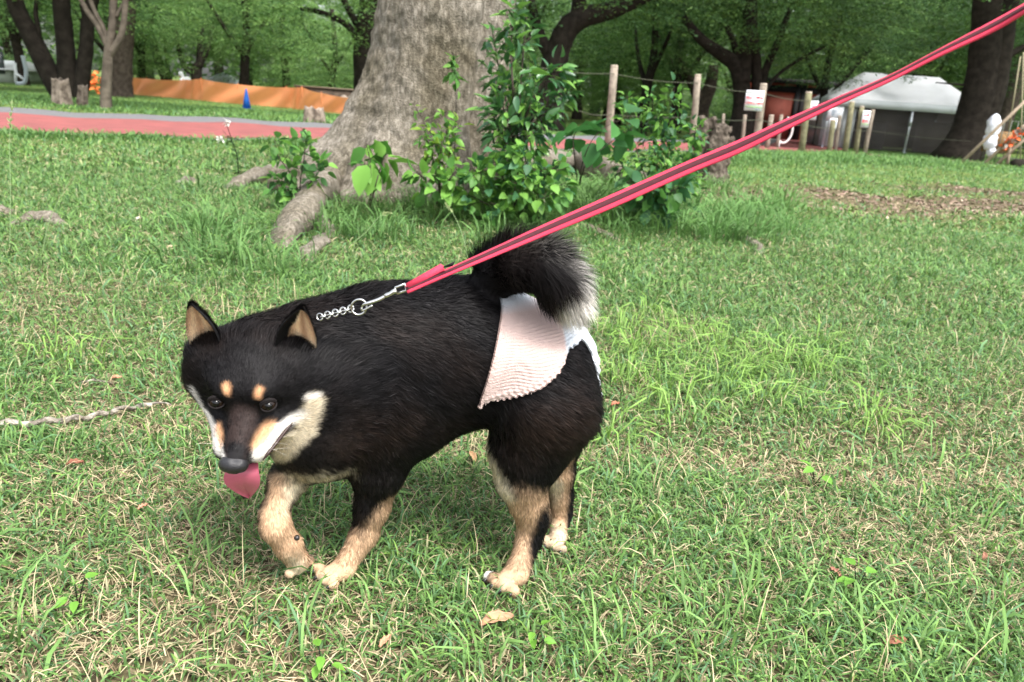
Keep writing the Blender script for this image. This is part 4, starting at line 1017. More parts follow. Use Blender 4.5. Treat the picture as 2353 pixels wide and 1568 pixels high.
def build_plants():
    plant('glossy_shrub', 'tall shrub with glossy pointed leaves growing against the right side of the pale trunk', 1185, 420,
          [[(1175, 300), (1150, 180), (1130, 60)], [(1190, 300), (1200, 150), (1210, 40)], [(1200, 300), (1240, 200), (1290, 150)], [(1180, 330), (1160, 260), (1140, 180)], [(1200, 320), (1250, 260), (1310, 210)], [(1180, 250), (1175, 120), (1180, 20)], [(1200, 340), (1240, 290), (1260, 240)], [(1170, 350), (1150, 300), (1130, 260)]],
          680, .078, .42, [MGc, DGc, DGc, BGc, LG], .17, 4.05, LEAFG, stemr=.007)
    plant('trunk_sapling', 'small bright leaved sapling in front of the pale trunk', 1010, 450, [[(1012, 400), (1000, 330), (950, 240)], [(1010, 390), (1020, 320), (1060, 290)], [(1005, 400), (990, 350), (975, 300)], [(1012, 400), (1035, 350), (1020, 250)]],
          210, .048, .52, [LG, MGc, LG, YGc], .11, 3.9, None, stemr=.004, lower=.3)
    plant('sprig', 'two tiny sprigs of round leaves sprouting halfway up the pale trunk', 1040, 452, [[(1045, 330), (1048, 220), (1040, 120)]], 26, .055, .6, [MGc, LG], .06, 4.15, None, stemr=.0028, lower=.72)
    plant('broadleaf_sapling', 'thin red stemmed seedling with large heart leaves left of the trunk foot', 850, 470, [[(852, 420), (850, 370), (838, 318)], [(862, 430), (876, 380), (888, 350)]],
          20, .125, .72, [LG, (.075, .22, .035)], .09, 3.75, None, stemr=.0035, lower=.55, droop=.5)
    plant('leafy_bush', 'knee high leafy bush in the grass left of the trunk, beside the root', 690, 492, [[(680, 420), (640, 360), (630, 318)], [(690, 420), (700, 350), (690, 300)], [(700, 440), (730, 400), (735, 370)], [(680, 450), (650, 430), (630, 410)]],
          190, .058, .6, [LG, MGc, MGc, DGc], .13, 3.85, None)
    plant('low_bush', 'low spreading bush of round leaves at the foot of the pale trunk', 1170, 500, [[(1120, 430), (1080, 380)], [(1160, 420), (1130, 360)], [(1200, 420), (1210, 350)], [(1230, 430), (1290, 370)], [(1180, 450), (1190, 400)], [(1120, 470), (1060, 440)], [(1240, 460), (1310, 430)], [(1200, 400), (1170, 340)]],
          620, .058, .74, [LG, MGc, MGc, BGc, LG], .17, 3.75, None, lower=.05)
    plant('low_bush', 'small clump of round leaves in front of the trunk, left of the larger bush', 1010, 470, [[(980, 420), (950, 390)], [(1030, 420), (1050, 390)], [(1010, 430), (1000, 400)]],
          70, .068, .7, [LG, MGc], .10, 3.7, None, lower=.1)
    plant('vine_plant', 'trailing plant with very large soft leaves right of the glossy shrub', 1330, 440, [[(1340, 370), (1380, 300), (1460, 262)], [(1345, 380), (1400, 330), (1440, 300)], [(1320, 360), (1320, 310), (1350, 285)]],
          26, .115, .8, [(.060, .19, .045), (.045, .15, .04)], .10, 3.95, None, stemr=.0035, lower=.45, droop=.5)
    plant('leafy_bush', 'tall leafy bush between the pale trunk and the gnarled stump', 1510, 480, [[(1480, 400), (1450, 300), (1440, 220)], [(1510, 400), (1500, 300), (1500, 215)], [(1530, 400), (1540, 300), (1550, 200)], [(1550, 420), (1590, 340), (1600, 290)], [(1480, 430), (1430, 380), (1410, 340)], [(1520, 430), (1520, 350), (1530, 280)], [(1560, 440), (1580, 400), (1600, 370)]],
          950, .047, .55, [LG, MGc, DGc, LG, BGc], .16, 4.25, None, lower=.1)
    plant('ivy_patch', 'dark low ivy leaves between the right hand root and the tall bush', 1500, 490, [[(1480, 450), (1440, 420)], [(1530, 450), (1560, 430)], [(1500, 460), (1510, 420)]], 150, .075, .85, [DGc, BGc, MGc], .16, 4.1, None, lower=.0)
    # flowering weed
    b = G(548, 408); r = empty('flowering_weed', b, 'slender weed topped with small white flowers, standing in the lawn left of the tree', 'plant')
    s = spline(np.array([b, P(545, 360, b[1]), P(532, 320, b[1]), P(520, 283, b[1])]), 12); mb = MB(); mb.tube(s, np.linspace(.004, .002, 12), 6)
    for (px, py) in ((505, 322), (512, 300)): mb.tube(bez(s[7], P(px+10, py+12, b[1]), P(px, py, b[1]), 5), .0014, 5)
    mb.build('stem', LEAF, r, True)
    for (px, py) in ((520, 282), (505, 322)):
        c = P(px, py, b[1]); n = 26; pos = c+rng.normal(0, .012, (n, 3)); v, l, cn, cc = leaf_geo(pos, rand_dir(n), rand_up(n), .02, .8, np.tile([.75, .75, .7], (n, 1))); new_mesh_obj('flower_head', v, None, LEAF, r, False, l, cn, cc)
    n = 60; t = rng.random(n); pos = s[(t*8).astype(int)]+rng.normal(0, .02, (n, 3)); v, l, cn, cc = leaf_geo(pos, rand_dir(n), rand_up(n), .045, .18, np.tile([.06, .13, .04], (n, 1))); new_mesh_obj('foliage', v, None, LEAF, r, False, l, cn, cc)
    # seed stalks
    def stalk(pts, Y, label, head=.10, c=(.30, .42, .20)):
        s = spline(np.array([P(a, b_, Y) for a, b_ in pts]), 24); s[0, 2] = float(gz(s[0, 0], s[0, 1]))-.01
        r = empty('seed_stalk', s[0], label, 'grass stalk', 'tall seed stalks rising from the lawn'); MB().tube(s, np.linspace(.0016, .0008, 24), 5).build('stem', mat('stalk', c, trans=.2) if 'stalk' not in bpy.data.materials else bpy.data.materials['stalk'], r, True)
        n = 22; k = rng.integers(int(24*(1-head*2.2)), 23, n); d = s[k+1 if 0 else k]-s[k-1]; d /= np.linalg.norm(d, axis=1)[:, None]; d = d+rng.normal(0, .25, (n, 3)); d /= np.linalg.norm(d, axis=1)[:, None]
        v, l, cn, cc = leaf_geo(s[k], d, rand_up(n, 1.), .018, .35, np.tile([.42, .50, .24], (n, 1))*rng.uniform(.8, 1.2, (n, 1))); new_mesh_obj('seed_head', v, None, LEAF, r, False, l, cn, cc)
    stalk([(22, 585), (24, 440), (22, 330), (28, 228)], 2.75, 'very tall green seed stalk at the left edge crossing the red path')
    stalk([(95, 600), (110, 520), (135, 460), (172, 405)], 2.7, 'arching green seed stalk just right of the tallest stalk at the left edge')
    stalk([(1075, 590), (1062, 540), (1046, 500), (1025, 470)], 2.9, 'pale straw coloured seed stalk in front of the pale trunk', c=(.5, .45, .25))
    stalk([(810, 560), (845, 530), (870, 500), (895, 488)], 2.9, 'drooping pale stalk over the left root of the trunk')
    stalk([(2130, 455), (2118, 430), (2108, 412), (2104, 395)], 6.0, 'lone pale stalk in the lawn before the white tent')
    stalk([(2280, 470), (2286, 430), (2300, 408), (2326, 398)], 6.0, 'curved pale stalk over the leaf litter at the right')
# ---- background trees
def crown_geo(n_spray, R_, H_, zc, leaf=.13, per=26, pal=None, seed=1, holes=.35, zmin=None, flat=.22, layer=0):
    rg = np.random.default_rng(seed); V = rg.normal(0, 1, (n_spray*2, 3)); V /= np.linalg.norm(V, axis=1)[:, None]
    rad = rg.random(n_spray*2)**.40; c = V*rad[:, None]*np.array([R_, R_, H_])+np.array([0, 0, zc])
    c = c[snoise(c, 3.2/R_*1.6, seed*3.1) > -holes]
    if zmin is not None: c = c[c[:, 2] > zmin+.5*snoise(c, 1.0, seed)]
    c = c[:n_spray]; ns = len(c)
    sp = np.repeat(c, per, 0); out = c.copy(); out[:, 2] = 0; out /= np.maximum(np.linalg.norm(out, axis=1), .01)[:, None]; sd = np.stack([-out[:, 1], out[:, 0], out[:, 2]*0], 1)
    n = ns*per; a = rg.uniform(-1, 1, n); b = rg.normal(0, .45, n)*(1-.5*np.abs(a)); L = rg.uniform(.5, 1.0, ns).repeat(per)*leaf*6
    O = out.repeat(per, 0); S = sd.repeat(per, 0); drp = -.22*(a+1)**2*.5*L
    pos = sp+O*(a*L)[:, None]+S*(b*L)[:, None]; pos[:, 2] += drp+rg.normal(0, flat*leaf*1.2, n)
    d = O*.8+S*np.sign(b)[:, None]*.7+rg.normal(0, .35, (n, 3)); d[:, 2] -= .25; d /= np.linalg.norm(d, axis=1)[:, None]
    up = np.stack([rg.normal(0, .45, n), rg.normal(0, .45, n), np.ones(n)], 1); s = np.cross(d, up); s /= np.linalg.norm(s, axis=1)[:, None]
    sz = leaf*rg.uniform(.6, 1.2, n)
    W = np.empty((n, 4, 3), np.float32); W[:, 0] = pos; W[:, 1] = pos+(d*.5+s*.24)*sz[:, None]; W[:, 2] = pos+d*sz[:, None]; W[:, 3] = pos+(d*.5-s*.24)*sz[:, None]
    pal = np.array(pal); col = pal[rg.integers(0, len(pal), ns)].repeat(per, 0)*rg.uniform(.75, 1.3, (n, 1))
    return W.reshape(-1, 3), np.arange(n*4), np.full(n, 4), np.repeat(col, 4, 0)
PAL_D = [(.055, .125, .032), (.045, .105, .032), (.085, .16, .035)]
PAL_M = [(.095, .20, .05), (.14, .26, .065), (.09, .18, .065), (.19, .32, .09)]
PAL_L = [(.16, .29, .075), (.12, .23, .06), (.20, .32, .10), (.10, .20, .06)]
CROWNS = {}
def crown_mesh(kind):
    if kind in CROWNS: return CROWNS[kind]
    spec = {'dark': (1500, 4.6, 2.9, 5.2, .12, 24, PAL_D, 3, .10, 2.2), 'mid': (1300, 4.2, 2.8, 4.9, .115, 24, PAL_M, 5, .12, 2.0), 'light': (1200, 3.6, 2.6, 4.2, .115, 24, PAL_L, 8, .15, 1.3), 'low': (1000, 3.4, 2.3, 2.9, .115, 24, PAL_M, 13, .15, .4), 'lowlight': (1000, 3.0, 2.2, 2.7, .115, 24, PAL_L, 17, .15, .3)}[kind]
    v, l, cn, cc = crown_geo(spec[0], spec[1], spec[2], spec[3], spec[4], spec[5], spec[6], spec[7], spec[8], spec[9])
    me = new_mesh_obj('crown', v, None, LEAF, None, False, l, cn, cc); CROWNS[kind] = me.data; bpy.data.objects.remove(me); return CROWNS[kind]
def limb_tree(name, label, base, stems, kind=None, bark=None, cscale=1., coff=(0, 0, 0), crot=0., group=None, zcrown=1.):
    """stems: list of (points, r0, r1) in world coordinates"""
    root = empty(name, base, label, 'tree', group)
    mb = MB()
    for pts, r0, r1 in stems: s = spline(np.array(pts), 16); mb.tube(s, np.linspace(r0, r1, 16)*(1+.5*np.exp(-np.arange(16)*.9)*(pts is stems[0][0])), 12, jitter=.10, rg=rng)
    mb.build('trunk', bark or BARK_D, root, True)
    if kind:
        c = bpy.data.objects.new('crown', crown_mesh(kind)); scene.collection.objects.link(c); c.parent = root
        c.location = coff; c.scale = (cscale, cscale, cscale*zcrown); c.rotation_euler = (0, 0, crot)
    return root
def gp(x, y): return np.array([x, y, float(gz(x, y))])
def build_trees():
    def S(px, py, Y): return P(px, py, Y)
    Gd = lambda px, Y: gp(P(px, 230, Y)[0], Y)-np.array([0, 0, .15])
    # left: three-stemmed dark tree
    Y = 20.
    b = Gd(163, Y); limb_tree('tree', 'dark tree splitting into three thick stems behind the two stumps at the left', b,
        [([Gd(160, Y), S(120, 180, Y), S(75, 90, Y), S(40, 20, Y), S(20, -60, Y)], .27, .17), ([Gd(165, Y), S(155, 160, Y), S(147, 70, Y), S(140, -20, Y), S(150, -90, Y)], .25, .17), ([Gd(178, Y), S(190, 180, Y), S(198, 110, Y), S(205, 30, Y), S(230, -60, Y)], .20, .13), ([S(95, 130, Y), S(90, 80, Y), S(82, 20, Y), S(95, -40, Y)], .07, .04), ([S(200, 105, Y), S(196, 60, Y), S(185, 10, Y)], .05, .03)], 'dark', BARK_D, 1.0, (0, 0, 0), .4)
    # slim grey-brown tree beyond the path
    Y = 13.4; b = Gd(243, Y)
    limb_tree('tree', 'slim grey brown tree with forked branches at the far edge of the path', b,
        [([Gd(243, Y), S(243, 220, Y), S(247, 150, Y), S(250, 110, Y), S(258, 60, Y), S(262, -30, Y)], .095, .055), ([S(250, 112, Y), S(225, 60, Y), S(200, 25, Y), S(170, -30, Y)], .055, .035), ([S(252, 105, Y), S(235, 60, Y), S(215, 20, Y), S(195, -40, Y)], .045, .03), ([S(248, 130, Y), S(275, 90, Y), S(285, 45, Y), S(290, -40, Y)], .060, .045), ([S(266, 40, Y), S(285, 5, Y), S(300, -30, Y)], .03, .02)], 'light', BARK_G, .72, (0, 1.0, 1.25), 1.2)
    Y = 33.; b = Gd(272, Y)
    limb_tree('tree', 'stout straight dark trunk right of the slim forked tree, where the orange netting begins', b, [([Gd(274, Y), S(276, 190, Y), S(278, 120, Y), S(285, 40, Y), S(290, -50, Y)], .50, .40)], 'mid', BARK_B, 1.15, (0, 0, 0), 2.2)
    # leaning trees behind the netting
    Y = 50.; limb_tree('tree', 'thin dark trunk leaning left behind the orange netting, left of the person in white', Gd(385, Y), [([Gd(396, Y), S(380, 180, Y), S(362, 135, Y), S(350, 90, Y), S(345, 20, Y)], .30, .2), ([S(392, 190, Y), S(382, 130, Y), S(378, 60, Y)], .14, .1)], 'low', BARK_D, 1.2, (2, 2, 1.2), .3)
    Y = 48.; limb_tree('tree', 'crooked forked dark tree behind the netting, right of the person in white', Gd(455, Y), [([Gd(452, Y), S(452, 160, Y), S(460, 140, Y), S(462, 60, Y)], .34, .2), ([S(450, 165, Y), S(430, 160, Y), S(415, 130, Y), S(400, 60, Y)], .22, .12), ([S(455, 150, Y), S(475, 120, Y), S(490, 60, Y)], .2, .12)], 'lowlight', BARK_D, 1.3, (0, 3, 1.1), 1.3)
    # dark trunk next to the big pale one, with drooping sprays in front
    Y = 24.; limb_tree('tree', 'very dark trunk peeping out on the left side of the pale trunk', Gd(842, Y), [([Gd(848, Y), S(842, 200, Y), S(838, 120, Y), S(845, 40, Y), S(860, -60, Y)], .40, .28), ([S(840, 120, Y), S(800, 60, Y), S(740, 30, Y), S(690, 20, Y)], .12, .05), ([S(840, 90, Y), S(800, 20, Y), S(770, -40, Y)], .12, .07)], 'mid', BARK_D, .95, (-1.2, -1.5, -.1), 4.0)
    # right of the big tree
    Y = 22.; limb_tree('tree', 'big dark tree with a heavy limb rising to the right, behind the glossy shrub', Gd(1262, Y), [([Gd(1258, Y), S(1262, 220, Y), S(1275, 140, Y), S(1300, 70, Y), S(1340, 40, Y), S(1400, 25, Y), S(1480, -10, Y), S(1560, -60, Y)], .42, .16), ([S(1310, 70, Y), S(1330, 20, Y), S(1325, -60, Y)], .25, .15), ([S(1275, 150, Y), S(1240, 80, Y), S(1220, 0, Y)], .2, .1)], 'dark', BARK_D, 1.0, (1.0, 0, .4), 5.1)
    Y = 27.; limb_tree('tree', 'dark many limbed tree rising behind the sign and the fence', Gd(1706, Y), [([Gd(1712, Y), S(1706, 260, Y), S(1704, 200, Y), S(1690, 150, Y), S(1650, 120, Y), S(1610, 90, Y), S(1570, 40, Y)], .38, .12), ([S(1704, 190, Y), S(1710, 130, Y), S(1722, 50, Y), S(1715, -40, Y)], .30, .18), ([S(1700, 160, Y), S(1690, 110, Y), S(1670, 60, Y)], .16, .08)], 'dark', BARK_D, 1.05, (0, .5, .5), .9)
    limb_tree('tree', 'slender dark tree with two upright stems just right of the many limbed one', Gd(1735, Y), [([Gd(1738, Y), S(1738, 230, Y), S(1738, 150, Y), S(1730, 60, Y), S(1728, -40, Y)], .20, .15), ([S(1742, 230, Y), S(1760, 160, Y), S(1790, 90, Y), S(1815, 20, Y)], .15, .09), ([S(1745, 225, Y), S(1790, 170, Y), S(1850, 130, Y), S(1900, 105, Y)], .07, .04)], 'mid', BARK_D, .9, (1.2, 1, .7), 3.3)
    Y = 36.; limb_tree('tree', 'dark trunk leaning left behind the second fence post', Gd(1610, Y), [([Gd(1618, Y), S(1612, 250, Y), S(1632, 200, Y), S(1640, 150, Y)], .42, .22), ([S(1615, 245, Y), S(1590, 190, Y), S(1560, 140, Y)], .3, .15)], 'lowlight', BARK_B, 1.3, (-2, 3, 1.), 2.9)
    Y = 23.; b = Gd(2232, Y)
    limb_tree('tree', 'massive dark double trunk at the right edge of the white tent', b, [([Gd(2225, Y), S(2235, 280, Y), S(2255, 180, Y), S(2268, 80, Y), S(2270, -40, Y)], .50, .36), ([Gd(2252, Y), S(2265, 250, Y), S(2290, 150, Y), S(2305, 50, Y), S(2330, -60, Y)], .42, .28), ([S(2300, 140, Y), S(2340, 115, Y), S(2390, 90, Y)], .10, .07), ([S(2250, 190, Y), S(2215, 195, Y), S(2150, 190, Y)], .05, .015)], 'dark', BARK_D, 1.1, (1.6, 1.5, .6), 1.7)
    Y = 40.; limb_tree('tree', 'brown trunk leaning right behind the white bags at the far right', Gd(2315, Y), [([Gd(2308, Y), S(2318, 250, Y), S(2335, 180, Y), S(2350, 100, Y)], .42, .3)], 'mid', BARK_B, 1.2, (2, 2, .8), .2)
    # woods: individual trees further back, copied
    kinds = ['mid', 'light', 'dark', 'low', 'lowlight']
    protos = {}
    desc = {'mid': 'leafy mid green tree in the woods behind the park', 'light': 'pale green tree in the woods behind the park', 'dark': 'dark leafy tree in the woods behind the park', 'low': 'low branching green tree in the woods behind the park', 'lowlight': 'low bright green tree in the woods behind the park'}
    for k in kinds:
        r = limb_tree('tree', desc[k], (0, 0, 0), [([(0, 0, -.3), (.1, 0, 1.5), (.25, .1, 3.2), (.1, 0, 5.5)], .24, .12), ([(.2, 0, 2.2), (1.0, .2, 3.4), (1.8, .3, 4.6)], .12, .05), ([(.1, 0, 1.9), (-.8, -.2, 3.2), (-1.6, -.2, 4.5)], .12, .05)], k, BARK_D, 1., (0, 0, 0), 0, 'trees of the woods behind the park'); protos[k] = [r, False]
    spots = []
    rg = np.random.default_rng(5)
    for Y, n, ks in ((44, 9, 'mld'), (54, 15, 'mldwo'), (66, 17, 'mdwo'), (80, 19, 'mlwo')):
        for i in range(n):
            x = ((i+.5)/n*2-1)*Y*.78+rg.normal(0, 1.2); k = {'m': 'mid', 'l': 'light', 'd': 'dark', 'w': 'lowlight', 'o': 'low'}[ks[rg.integers(0, len(ks))]]
            if Y < 50 and (-20 < x < -4): continue
            if Y > 50 and rg.random() < .28: continue
            spots.append((x, Y+rg.normal(0, 2.), k, rg.uniform(.95, 1.45)*(1+.25*(Y > 60)), rg.uniform(0, 6.28)))
    # dense nearer crowns over the lawn
    for px, Y, k, s in ((560, 40, 'light', 1.1), (660, 44, 'low', 1.0), (760, 38, 'lowlight', .8), (1560, 36, 'mid', 1.1), (1420, 44, 'lowlight', 1.3), (1330, 50, 'low', 1.3), (1850, 46, 'mid', 1.2), (1960, 52, 'dark', 1.2), (2080, 44, 'light', 1.0), (2180, 52, 'mid', 1.3), (330, 46, 'lowlight', 1.0), (60, 40, 'mid', 1.1), (-40, 30, 'dark', 1.0), (2420, 30, 'dark', 1.0), (1480, 30, 'dark', .9), (1900, 33, 'dark', .9)):
        spots.append((P(px, 230, Y)[0], Y, k, s, rg.uniform(0, 6.28)))
    for x, y, k, s, a in spots:
        r, used = protos[k]
        if not used: protos[k][1] = True; t = r
        else:
            t = r.copy(); scene.collection.objects.link(t)
            for ch in r.children: c = ch.copy(); scene.collection.objects.link(c); c.parent = t
        t.location = (x, y, float(gz(x, y))); t.scale = (s, s, s); t.rotation_euler = (0, 0, a)
    # far-off undergrowth and wood that reads as one mass
    n = 3400; y = rng.uniform(84, 112, n); x = (rng.random(n)*2-1)*y*.85; z = rng.random(n)**.9*15; c = np.stack([x, y, z], 1); c = c[snoise(c, .35, 2.) > -.12]
    per = 9; sp = np.repeat(c, per, 0)+rng.normal(0, .75, (len(c)*per, 3)); m_ = len(sp); d = rand_dir(m_, .4); up = rand_up(m_, .6)
    pal = np.array(PAL_M+PAL_D); cc = pal[rng.integers(0, len(pal), len(c))].repeat(per, 0)*rng.uniform(.7, 1.3, (m_, 1))
    v, l, cn, cl = leaf_geo(sp, d, up, rng.uniform(.7, 1.3, m_), .6, cc)
    tag(new_mesh_obj('distant_wood', v, None, LEAF, None, False, l, cn, cl), kind='stuff')
    # shrubs low under the trees, individual
    sh = None; rg = np.random.default_rng(9)
    for i in range(26):
        Y = rg.uniform(40, 64); x = rg.uniform(-.72, .72)*Y
        if i == 0:
            v, l, cn, cc = crown_geo(420, 1.9, 1.1, .9, .12, 20, PAL_M+PAL_D, 31, .4, 0); rt = empty('shrub', (x, Y, float(gz(x, Y))), 'round green shrub under the trees of the woods', 'shrub', 'shrubs under the trees of the woods')
            sh = rt; f = new_mesh_obj('foliage', v, None, LEAF, None, False, l, cn, cc); f.parent = rt
            mb = MB(); [mb.tube(np.array([(0, 0, -.1), (q*.2, .1*q, .6), (q*.6, .2*q, 1.2)]), [.03, .025, .015], 6) for q in (-1, 0, 1)]; s_ = mb.build('stem', BARK_D, None, True); s_.parent = rt; t = rt
        else:
            t = sh.copy(); scene.collection.objects.link(t)
            for ch in sh.children: c = ch.copy(); scene.collection.objects.link(c); c.parent = t
        s = rg.uniform(.8, 1.5); t.location = (x, Y, float(gz(x, Y))); t.scale = (s, s, s); t.rotation_euler = (0, 0, rg.uniform(0, 6))
if not ONLY or 'tree' in ONLY: build_big_tree(); build_plants(); build_trees()
# ================================================================= FENCE, TENT, NETTING AND SMALL THINGS
def leaning_post(name, label, pt, pb, Y, r, m, group=None, cat='fence post', cut=True):
    """round post whose top and foot are seen at pixels pt and pb, at distance Y"""
    t = P(*pt, Y); x = P(*pb, Y)[0]; b = np.array([x, Y, min(float(gz(x, Y))-.08, P(*pb, Y)[2])])
    rt = empty(name, b, label, cat, group); d = (t-b)/np.linalg.norm(t-b)
    MB().tube([b, b*.66+t*.34, b*.33+t*.67, t-d*r*.5], [r*1.02, r*1.0, r*.99, r*.97], 16, jitter=.03, rg=rng).build('shaft', m, rt, True)
    MB().tube([t-d*r*.5, t-d*r*.1, t], [r*.97, r*.93, r*.80], 16).build('cap', POSTCAP, rt, True)
    return rt, t
def build_fence():
    global POSTCAP
    WP = mat('post_wood', (.29, .245, .195), rough=.9, spec=.15, var=.35, scale=14, bump=.4, bscale=60); POSTCAP = mat('post_end', (.50, .42, .34), rough=.9, var=.2, scale=30)
    WG = mat('post_green', (.21, .20, .12), rough=.9, spec=.1, var=.35, scale=12, bump=.4, bscale=50)
    grp = 'round wooden posts of the rope fence'
    T = []
    spec = [((1412, 150), (1396, 345), 12.2, .058, WP, 'pale round fence post nearest the tree, its foot behind large leaves'),
            ((1604, 171), (1596, 300), 13.4, .055, WP, 'pale round fence post between the tall bush and the gnarled stump'),
            ((1755, 192), (1736, 348), 14.6, .066, WP, 'stout pale fence post that carries the large white sign'),
            ((1859, 211), (1842, 348), 16.5, .068, WG, 'greenish fence post in front of the tent\'s left corner'),
            ((1958, 233), (1943, 345), 19.5, .066, WG, 'greenish fence post before the tent, just left of the small hanging sign'),
            ((1981, 244), (1968, 345), 21.0, .062, WG, 'greenish fence post directly behind the small hanging sign'),
            ((2006, 252), (1989, 342), 22.5, .06, WP, 'pinkish fence post just right of the small hanging sign')]
    for pt, pb, Y, r, m, lb in spec: T.append((leaning_post('fence_post', lb, pt, pb, Y, r, m, grp)[1], P(*pt, Y), P(*pb, Y), Y, r))
    g2 = 'shorter posts on the far side of the path'
    for pt, pb, Y, r, m, lb in (((1712, 264), (1706, 330), 22, .05, WP, 'thin short post left of the stout sign post'), ((1773, 264), (1764, 330), 20, .06, WP, 'short post just right of the stout sign post'), ((1796, 264), (1788, 325), 23, .05, WP, 'short pale post beside the white hoop'),
                                ((1930, 266), (1921, 340), 24, .055, WP, 'short pale post with a blue paper notice'), ((1915, 275), (1905, 352), 19, .062, WG, 'short green post in front of the clear tent wall'), ((1663, 262), (1660, 320), 24, .045, WP, 'short thin post seen just above the gnarled stump')):
        leaning_post('short_post', lb, pt, pb, Y, r, m, g2)
    RM = mat('rope', (.07, .075, .05), rough=.9)
    def rope(pts, label, sag=2.):
        q = []
        for i in range(len(pts)-1):
            a, b = np.array(pts[i]), np.array(pts[i+1])
            for t in np.linspace(0, 1, 9)[:-1]: p = a*(1-t)+b*t; p[2] -= .035*math.sin(math.pi*t); q.append(p)
        q.append(np.array(pts[-1])); q = np.array(q); o = MB().tube(q, .006, 6).build('rope', RM, None, True); tag(o, label, 'rope', 'ropes strung between the fence posts')
    tops = [(1220, 152, 10.9), (1410, 170, 12.14), (1602, 191, 13.34), (1753, 214, 14.5), (1857, 232, 16.4), (1956, 250, 19.4), (2004, 258, 22.4)]
    rope([P(*a) for a in tops], 'upper rope running along the tops of the fence posts')
    lows = [(1330, 255, 11.6), (1404, 263, 12.14), (1598, 268, 13.34), (1745, 276, 14.5), (1851, 288, 16.4), (1950, 296, 19.4), (1998, 300, 22.4), (2230, 325, 22.0)]
    rope([P(*a) for a in lows], 'lower rope halfway up the fence posts')
    # sign board with writing
    W_ = mat('sign_white', (.78, .80, .84), rough=.5); RED = mat('sign_red', (.62, .05, .06), rough=.5); GRN = mat('sign_green', (.22, .42, .12), rough=.5); GRY = mat('sign_grey', (.25, .32, .38), rough=.5)
    def sign(label, x0, y0, x1, y1, Y, lines, green=True, name='sign', cat='sign'):
        tl, tr, bl = P(x0, y0, Y), P(x1, y0+(x1-x0)*.06, Y), P(x0-2, y1, Y)
        ex = tr-tl; w = np.linalg.norm(ex); ex /= w; ez = np.array([0, 0, 1.]); ez -= ex*(ez@ex); ez /= np.linalg.norm(ez); h = abs((tl-bl)@ez); ny = np.cross(ex, ez)
        if ny[1] > 0: ny = -ny
        rt = empty(name, bl, label, cat); M_ = np.stack([ex, ez, ny], 1)
        def bx(nm, u0, v0, u1, v1, dd, m, par):
            c = tl+ex*(u0+u1)/2*w-ez*(v0+v1)/2*h+ny*dd; return MB().box(c, ((u1-u0)*w, (v1-v0)*h, .006), M=M_).build(nm, m, par)
        bd = bx('board', 0, 0, 1, 1, 0, W_, rt)
        if green: bx('green_line', .03, .09, .97, .13, .003, GRN, bd); bx('green_line', .03, .79, .97, .83, .003, GRN, bd)
        for txt, u, v, s, m in lines:
            cu = bpy.data.curves.new('writing', 'FONT'); cu.body = txt; cu.size = s*w; cu.align_x = 'CENTER'; cu.extrude = .001; cu.offset = .0035
            o = bpy.data.objects.new('writing', cu); scene.collection.objects.link(o)
            o.matrix_world = Matrix([[*[float(q) for q in (ex[i], ez[i], ny[i], (tl+ex*u*w-ez*v*h+ny*.0055)[i])]] for i in range(3)]+[[0, 0, 0, 1]])
            cu.materials.append(m); dg = bpy.context.evaluated_depsgraph_get(); me = bpy.data.meshes.new_from_object(o.evaluated_get(dg)); mw = o.matrix_world.copy(); bpy.data.objects.remove(o)
            me.transform(mw); oo = bpy.data.objects.new('writing', me); scene.collection.objects.link(oo); oo.parent = bd
            if not me.materials: me.materials.append(m)
    sign('white sign with two lines of red writing and green rules, hung beside the stout post', 1716, 207, 1757, 254, 14.35, [('大きな声は', .5, .42, .19, RED), ('お控えください', .5, .68, .145, RED), ('▬▬▬', .72, .94, .07, GRY)])
    sign('small white sign with red writing hanging between two greenish posts', 1984, 254, 2002, 293, 20.9, [('大声', .5, .35, .4, RED), ('厳禁', .5, .70, .4, RED)])
    sign('small blue and white paper notice tied to the rope before the tent', 1908, 272, 1925, 297, 19.2, [('注意', .5, .55, .42, mat('sign_blue', (.05, .12, .45)))], False, 'notice')
    sign('pale notice sheet with grey drawings standing left of the greenish post', 1851, 231, 1882, 275, 24., [('▤ ▤', .5, .35, .25, GRY), ('▤ ▥', .5, .7, .25, GRY)], False, 'notice')
    sign('dark flag banner with white letters leaning before the tent wall', 1905, 245, 1940, 275, 25, [('幟', .5, .75, .6, GRY)], False, 'banner')
